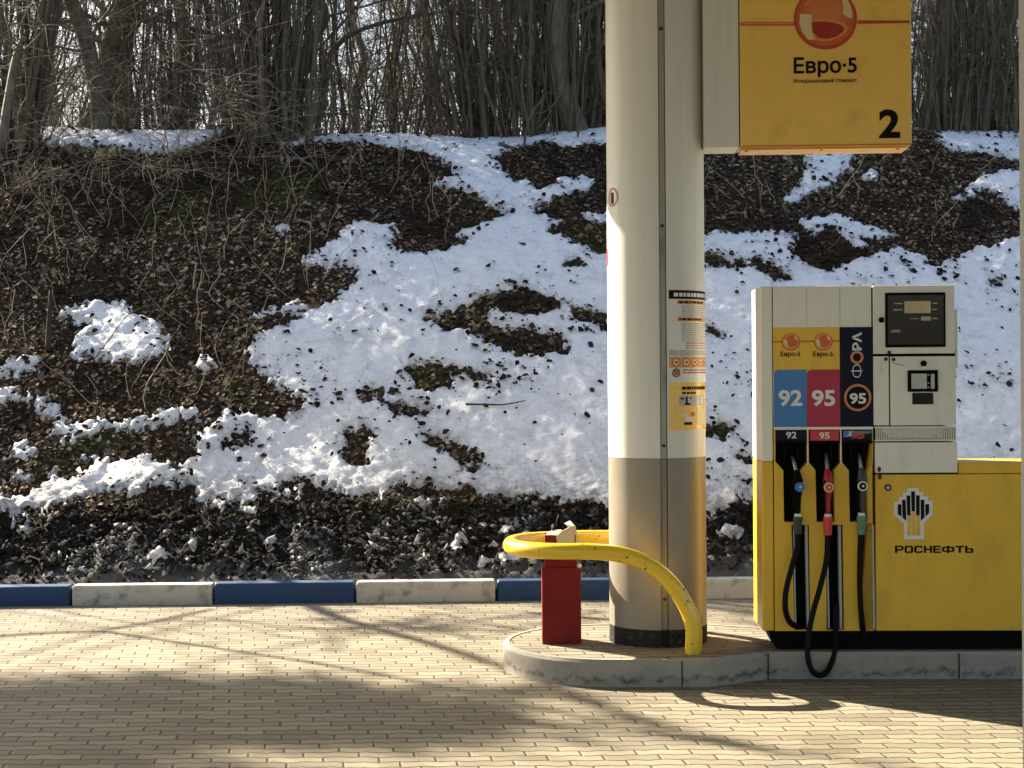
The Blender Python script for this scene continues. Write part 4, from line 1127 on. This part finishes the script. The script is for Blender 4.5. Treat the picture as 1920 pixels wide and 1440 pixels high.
pbox("door_gap", ud0, 660, 1791, 672, .012, DP - .02, M['dark'], 0)
pbox("door_gap", 1664, 670, 1672, 797, .013, DP - .021, M['dark'], 0)
rd = pbox("card_reader", 1702.5, 694, 1759, 734.5, -.016, -.003, M['black'], .004)
pbox("reader_window", 1709, 700.5, 1738, 729, -.0175, -.014, M['screen'], .001, rd); pbox("reader_window", 1745.5, 701, 1752.5, 729, -.0175, -.014, M['screen'], .001, rd)
for y_ in (703, 718, 726): pbox("reader_button", 1739.5, y_ - 1.3, 1742.5, y_ + 1.3, -.0182, -.015, M['steel'], .0005, rd)
pbox("keypad", 1711, 736.5, 1750, 758, -.011, -.004, M['skirt'], .002)
for (x_, y_) in ((1666.5, 661), (1660.5, 673.5), (1675, 674)):
    bm = bmesh.new(); u, v_ = PF.uv(x_, y_); add_disc(bm, u, v_, .0095, -.0105, -.005, n=14); bm_obj("rivet", bm, M['stickd'], pump)
ppoly("scuff", [(1671, 678), (1682, 681), (1696, 684), (1696, 686), (1680, 684)], -.0066, M['seam'], .0004)
bm = bmesh.new(); uf, vf = PF.uv(1652.5, 695)
for k in range(8):
    a = math.pi * k / 4; ca, sa = math.cos(a), math.sin(a); n_ = .003
    add_prism(bm, [(uf + ca * .006 - sa * n_ * .4, vf + sa * .006 + ca * n_ * .4), (uf + ca * .021, vf + sa * .021), (uf + ca * .006 + sa * n_ * .4, vf + sa * .006 - ca * n_ * .4)], -.0067, -.006)
bm_obj("snowflake_mark", bm, M['inkgrey'], pump)
# louvred grille
pbox("grille_backing", 1640.5, 801, 1792.5, 827, .006, DP - .02, M['dark'], 0)
gr = pbox("grille_rail", 1640, 799.5, 1793, 802.5, -.008, .02, M['cream'], .001); pbox("grille_rail", 1640, 824.5, 1793, 827, -.008, .02, M['cream'], .001)
bm = bmesh.new()
for k in range(46):
    x_ = 1642 + k * 3.3; PF.quadbox(bm, x_, 802, x_ + 1.7, 825, -.005, .012)
bm_obj("louvres", bm, M['cream'], pump)
snp = [(1652, 806), (1660, 803), (1768, 803), (1768, 821), (1757, 821), (1757, 815), (1748, 815), (1748, 820), (1670, 821), (1660, 812)]
bm = bmesh.new(); add_prism(bm, PF.poly(snp), .002, .0055); bm_obj("grille_sheet", bm, M['white'], pump)
head("lower_door", 1641, 829.3, 1795.3, 886.5)
pbox("side_cover", 1788, 580, 1795.6, 690, .10, DP - .03, M['cream'], .003)
# long yellow lower cabinet to the right
vK = PF.uv(1770, 888.5)[1]; uY = PF.uv(1641.5, 1000)[0]; uE = uY + 1.25
bm = bmesh.new(); add_box(bm, uY, uE, -.006, DP, vB, vK - .002); yc = bm_obj("lower_cabinet", bm, M['yellow'], pump, bevel=.004)
uLd = PF.uv(1797.5, 877)[0]; vLd = PF.uv(1850, 867)[1]
bm = bmesh.new(); add_box(bm, uLd, uE, .004, DP - .004, vK, vLd); bm_obj("cabinet_lid", bm, M['yellow'], pump, bevel=.004)
bm = bmesh.new(); add_box(bm, PF.uv(1640, 1000)[0], uE - .02, .01, DP - .02, vK - .004, vK + .002); bm_obj("cabinet_gap", bm, M['dark'], pump)
for (x_, y_) in ((1648, 880), (1649, 894)):
    bm = bmesh.new(); u, v_ = PF.uv(x_, y_); add_disc(bm, u, v_, .0085, -.0135, -.005, .014); bm_obj("hinge", bm, M['stickd'], pump)
u, v_ = PF.uv(1664.5, 914); bm = bmesh.new(); add_disc(bm, u, v_, .018, -.010, -.005); lk = bm_obj("cabinet_lock", bm, M['skirt'], pump)
bm = bmesh.new(); add_disc(bm, u, v_, .010, -.014, -.009); bm_obj("lock_barrel", bm, M['steel'], lk)
# emblem and name on the cabinet
lx = lambda x: 1640 + x / 8.; ly = lambda y: 880 + y / 8.
def lpoly(name, pts, lf, mt, par): return ppoly(name, [(lx(a), ly(b)) for a, b in pts], -.006 - lf, M[mt], .0008, par)
em = lpoly("emblem", [(490, 280), (660, 280), (660, 342), (728, 342), (728, 405), (800, 405), (800, 470), (868, 470), (868, 682), (742, 800), (742, 1050), (440, 1050), (440, 810), (290, 692), (290, 485), (360, 485), (360, 412), (425, 412), (425, 345), (490, 345)], .0012, 'white', yc)
BARS = [[(345, 525), (402, 525), (404, 712), (346, 668)], [(410, 457), (466, 457), (474, 775), (418, 724)], [(478, 392), (535, 392), (540, 692), (488, 692)], [(546, 330), (605, 330), (606, 632), (554, 632)], [(620, 390), (676, 390), (676, 692), (622, 692)], [(688, 456), (745, 456), (748, 722), (694, 772)], [(760, 522), (817, 522), (818, 655), (762, 708)]]
for b in BARS: lpoly("emblem_bar", b, .0022, 'ink', em)
for x_ in ((492, 546), (556, 608), (622, 684)): lpoly("emblem_bar", [(x_[0], 700 if x_[0] != 556 else 640), (x_[1], 700 if x_[0] != 556 else 640), (x_[1], 992), (x_[0], 992)], .0022, 'yellow', em)
# wide block letters of the name, drawn stroke by stroke
def block_letters(x0, x1, y0, y1, dep):
    L = "РОСНЕФТЬ"; W = [130, 130, 130, 125, 115, 190, 130, 125]; gap = 15; tot = sum(W) + gap * 7
    bm = bmesh.new(); sx_ = (x1 - x0) / tot; X = 0; t = 34; Ht = 115
    def rc(a, b, c, d): 
        P = [(x0 + (X + a) * sx_, y1 - b / Ht * (y1 - y0)), (x0 + (X + c) * sx_, y1 - b / Ht * (y1 - y0)), (x0 + (X + c) * sx_, y1 - d / Ht * (y1 - y0)), (x0 + (X + a) * sx_, y1 - d / Ht * (y1 - y0))]
        add_prism(bm, PF.poly(P), dep, dep + .001)
    def rbox(w, h0, h1, open_right=False, a=0):
        c = 16; h = t * .72
        rc(a, h0 + c, a + t, h1 - c); rc(a + c, h0, a + w - c, h0 + h); rc(a + c, h1 - h, a + w - c, h1); rc(a + 8, h0 + 7, a + c + 10, h0 + h + 4); rc(a + 8, h1 - h - 4, a + c + 10, h1 - 7)
        rc(a + w - c - 10, h0 + 7, a + w - 8, h0 + h + 4); rc(a + w - c - 10, h1 - h - 4, a + w - 8, h1 - 7)
        if not open_right: rc(a + w - t, h0 + c, a + w, h1 - c)
        else: rc(a + w - t, h0 + c, a + w, h0 + h + 12); rc(a + w - t, h1 - h - 12, a + w, h1 - c)
    for ch, w in zip(L, W):
        if ch == 'Р': rc(0, 0, t, Ht); rbox(w, 36, Ht)
        elif ch == 'О': rbox(w, 0, Ht)
        elif ch == 'С': rbox(w, 0, Ht, True)
        elif ch == 'Н': rc(0, 0, t, Ht); rc(w - t, 0, w, Ht); rc(t, 45, w - t, 70)
        elif ch == 'Е': rc(0, 0, t, Ht); rc(t, 0, w, 25); rc(t, 46, w - 6, 68); rc(t, 90, w, Ht)
        elif ch == 'Ф': rbox(w, 16, 100); rc(w / 2 - t / 2, -4, w / 2 + t / 2, Ht + 4)
        elif ch == 'Т': rc(0, 90, w, Ht); rc(w / 2 - t / 2, 0, w / 2 + t / 2, 90)
        elif ch == 'Ь': rc(0, 0, t, Ht); rbox(w, 0, 76)
        X += w + gap
    return bm
bm_obj("lettering", block_letters(1677.5, 1824.5, 1023.0, 1036.5, -.0072), M['ink'], yc)
# plinth
bm = bmesh.new(); add_box(bm, 0, uE, .012, DP - .03, -.004, vB - .0005); bm_obj("plinth", bm, M['black'], pump)
bm = bmesh.new(); u0 = PF.uv(1440, 1183)[0]
add_prism(bm, [(u0, vB - .0006), (.03, vB - .0006), (.03, -.004), (0.0, -.004)], .02, DP - .04); bm_obj("plinth_corner", bm, M['black'], pump)

# ------------------------------------------------------------------ nozzles with hoses
def nozzle(x, label, spout, body, disc, dmat, rim, coup, cmat, bmat, hose):
    bu, bv = PF.uv(x, 985); base = (bu, -.03, bv); root = PF.empty("fuel_nozzle", base)
    tag(root, label, "fuel nozzle", "fuel nozzles hanging in the pump")
    def T(px, py, dep): u, v_ = PF.uv(px, py, dep); return (u - base[0], dep - base[1], v_ - base[2])
    bm = bmesh.new(); add_tube(bm, smooth_path([T(spout[0][0], spout[0][1], .028), T(*spout[1], -.012), T(spout[2][0], spout[2][1], -.035)], 4), [.010] * 9, 10); bm_obj("spout", bm, M['steel'], root, smooth=True)
    bm = bmesh.new(); pts = smooth_path([T(body[0][0], body[0][1], -.03), T(body[1][0], body[1][1], -.045), T(body[2][0], body[2][1], -.05), T(body[3][0], body[3][1], -.045)], 5)
    rad = [.014 + .009 * math.sin(math.pi * min(1, i / 9)) + (.004 if 4 < i < 10 else 0) for i in range(len(pts))]
    add_tube(bm, pts, rad, 12); bm_obj("body", bm, bmat, root, smooth=True)
    # hand guard: a flat bow in front of the grip
    bm = bmesh.new(); add_tube(bm, smooth_path([T(body[1][0] - 5, body[1][1] + 2, -.06), T(body[2][0] - 9, body[2][1] + 8, -.075), T(body[3][0] - 7, body[3][1] - 8, -.06), T(body[3][0], body[3][1] - 1, -.045)], 5), .006, 8); bm_obj("hand_guard", bm, M['black'], root, smooth=True)
    bm = bmesh.new(); c = T(disc[0], disc[1], -.085); add_disc(bm, c[0], c[2], .026, c[1] - .006, c[1] + .012, n=24); dk = bm_obj("badge", bm, M[rim], root, bevel=.003)
    bm = bmesh.new(); add_disc(bm, c[0], c[2], .0185, c[1] - .0085, c[1] - .005, n=24); bm_obj("badge_centre", bm, M[dmat], dk)
    bm = bmesh.new(); add_disc(bm, c[0] + .001, c[2] + .001, .007, c[1] - .0095, c[1] - .008, .006, n=10); bm_obj("badge_mark", bm, M['pale' if dmat != 'ink' else 'white'], dk)
    x0, y0, x1, y1 = coup; xm = (x0 + x1) / 2; w = (x1 - x0) / 353 / 2
    bm = bmesh.new(); add_tube(bm, [T(xm, y0 - 6, -.047), T(xm, y0 + .5, -.047)], .0185, 14); bm_obj("collar", bm, M['white'], root, smooth=False)
    bm = bmesh.new(); add_tube(bm, [T(xm + .3, y0, -.047), T(xm, y0 + 8, -.048), T(xm, y0 + 8.2, -.048), T(xm - .4, y1, -.048)], [w * 1.05, w * 1.05, w * .95, w * .88], 14); bm_obj("swivel", bm, M[cmat], root)
    bm = bmesh.new(); pts = smooth_path([T(a, b, d_) for a, b, d_ in hose], 6); add_tube(bm, pts, .015, 12); bm_obj("hose", bm, M['rubber'], root, smooth=True)
    return root
nozzle(1497, "dark fuel nozzle with a blue round badge, leftmost of the three on the pump", [(1486, 856), (1489, 868), (1493, 884)], [(1493, 882), (1496, 900), (1497, 935), (1495, 962)], (1500, 913.5), 'blue', 'blue', (1487.5, 969, 1504.5, 1001), 'ngreen', M['black'],
       [(1496, 998, -.048), (1494, 1030, -.05), (1484, 1065, -.065), (1473.5, 1110, -.075), (1473, 1145, -.07), (1481, 1166, -.045), (1492, 1174, 0.), (1500, 1176, .035)])
nozzle(1551, "red fuel nozzle with a red round badge, middle one of the three on the pump", [(1549, 852), (1550, 866), (1551.5, 882)], [(1551, 880), (1553, 898), (1553, 935), (1552, 962)], (1554, 914), 'orange2', 'pale', (1543.5, 969.5, 1561, 1003), 'red', M['nred'],
       [(1552, 1000, -.048), (1549.5, 1050, -.055), (1538, 1100, -.075), (1524, 1150, -.10), (1515.5, 1195, -.13), (1514.5, 1230, -.145), (1521, 1254, -.155), (1534, 1266, -.155), (1548, 1262, -.145), (1559, 1243, -.12), (1566, 1215, -.08), (1567, 1180, -.03), (1566, 1130, .02)])
nozzle(1616, "grey fuel nozzle with a black and white badge, rightmost of the three", [(1611, 852), (1612.5, 864), (1615, 880)], [(1614, 878), (1617, 898), (1617, 935), (1616.5, 962)], (1617.5, 911.5), 'ink', 'white', (1606.5, 967.5, 1624, 1002), 'lgreen', M['ngrey'],
       [(1614, 1000, -.048), (1612.5, 1040, -.05), (1612, 1090, -.045), (1614, 1140, -.03), (1618, 1178, -.005), (1621, 1195, .0)])

# ------------------------------------------------------------------ guard rail, red box, post
fx, fy = .943, 8.41; zr = .672
pth = [(fx, fy, .13), (fx - .005, fy, .24)]
P3 = lambda px, py, y: tuple(at_y(px, py, y))
pth = [(fx, fy, .12), P3(1300, 1175, fy), P3(1283, 1130, fy + .003), P3(1256, 1091, fy + .005), P3(1215, 1058, fy + .008), P3(1165, 1040, fy + .01), P3(1110, 1034, fy + .012), P3(1060, 1034, fy + .022)]
zc = pth[-1][2]
pth += [(.17, 8.462, zc), (.085, 8.52, zc), (.025, 8.60, zc), (-.008, 8.70, zc), (-.012, 8.82, zc), (.012, 8.92, zc), (.07, 9.01, zc), (.16, 9.07, zc), (.29, 9.11, zc), (.45, 9.14, zc), (.62, 9.17, zc - .01), (.76, 9.20, zc - .06), (.87, 9.21, zc - .16), (.93, 9.22, zc - .3), (.945, 9.22, .12)]
gr = D.objects.new("guard_rail", None); COL.objects.link(gr); gr.location = (fx, fy, .136); tag(gr, "bent yellow tube barrier looping round the foot of the column", "barrier")
bm = bmesh.new(); add_tube(bm, [p - Vector((fx, fy, .136)) for p in smooth_path(pth, 6)], .0435, 18); bm_obj("tube", bm, M['rail'], gr, smooth=True)

a0 = at_z(1017, 1207, .14); a1 = at_z(1090.5, 1208, .14)
BF = Fr((a0[0], a0[1], .136), 0.0); bn = BF.empty("red_box"); tag(bn, "dark red square metal box standing on the island left of the column", "box")
bw = a1[0] - a0[0]; bh = BF.uv(1053, 1065)[1]
bm = bmesh.new(); add_box(bm, 0, bw, 0, .19, -.004, bh); bm_obj("body", bm, M['bin'], bn, bevel=.006, seg=3)
bm = bmesh.new(); k0, k1 = BF.uv(1022, 1050)[0], BF.uv(1080, 1050)[0]; zk = BF.uv(1050, 1004)[1]
add_box(bm, k0, k1, .02, .165, bh - .002, zk)
t_ = bmesh.ops.delete(bm, geom=[f for f in bm.faces if f.calc_center_median().z > zk - .001], context='FACES'); o = bm_obj("collar", bm, M['bin'], bn)
sd_ = o.modifiers.new("wall", 'SOLIDIFY'); sd_.thickness = .006
bm = bmesh.new(); u, v_ = BF.uv(1087, 1061); add_tube(bm, [(u, -.002, v_), (u, .02, v_)], .012, 12); bm_obj("catch", bm, M['white'], bn, bevel=.003)
pp = Fr((a0[0], a0[1] + .022, .136), .10); cb = pp.empty("cardboard"); cb.location.z = .136; tag(cb, "crumpled piece of grey cardboard stuffed into the top of the red box", "cardboard")
Z = lambda px, py: pp.uv(px, py)
bm = bmesh.new(); add_prism(bm, [Z(1046, 1030), Z(1042, 1006), Z(1052, 996), Z(1066, 988), Z(1078, 985), Z(1082, 1005), Z(1085, 1030)], -.02, -.012); bm_obj("sheet", bm, M['card'], cb)
bm = bmesh.new()
pA, pB, pC, pD, pE = Z(1060, 984), Z(1072, 979), Z(1077, 987), Z(1066, 990), Z(1038, 1002)
q_ = [bm.verts.new((p[0], y_, p[1])) for p, y_ in ((pA, .05), (pB, .06), (pC, -.012), (pD, -.02))]; bm.faces.new(q_)
q_ = [bm.verts.new((p[0], y_, p[1])) for p, y_ in ((Z(1022, 1006), .03), (Z(1040, 994), .04), (Z(1054, 994), -.01), (Z(1046, 1004), -.02))]; bm.faces.new(q_)
q_ = [bm.verts.new((p[0], y_, p[1])) for p, y_ in ((Z(1035, 986), .045), (Z(1039, 983), .045), (Z(1042, 996), .03), (Z(1036, 997), .03))]; bm.faces.new(q_)
o = bm_obj("flap", bm, M['card'], cb); sd_ = o.modifiers.new("wall", 'SOLIDIFY'); sd_.thickness = .004
wd = pp.empty("wadding"); tag(wd, "black rag poking up behind the cardboard in the red box", "rag")
bm = bmesh.new(); P_ = lambda px, py, y_: (pp.uv(px, py)[0], y_, pp.uv(px, py)[1])
add_tube(bm, smooth_path([P_(1050, 1005, .05), P_(1049, 985, .05), P_(1051, 966, .055)], 4), [.016, .015, .013, .014, .012, .013, .012, .008, .004], 7)
add_tube(bm, smooth_path([P_(1050, 990, .04), P_(1058, 984, .03), P_(1062, 989, .03)], 3), .008, 6); add_tube(bm, smooth_path([P_(1050, 992, .04), P_(1042, 990, .03), P_(1038, 994, .03)], 3), .007, 6)
bm_obj("cloth", bm, M['black'], wd, smooth=True)

pb = at_y(1911, 720, 5.31)
post = D.objects.new("grey_post", None); COL.objects.link(post); post.location = (pb[0] + .055, 5.25, 0); tag(post, "plain pale grey post at the right edge in front of the yellow cabinet", "post")
bm = bmesh.new(); add_box(bm, -.055, .055, -.055, .055, 0, 4.55); bm_obj("shaft", bm, M['postgrey'], post, bevel=.012, seg=3)
bm = bmesh.new(); add_box(bm, -.13, .13, -.13, .13, -.01, .012); bm_obj("foot_plate", bm, M['steel'], post, bevel=.003)
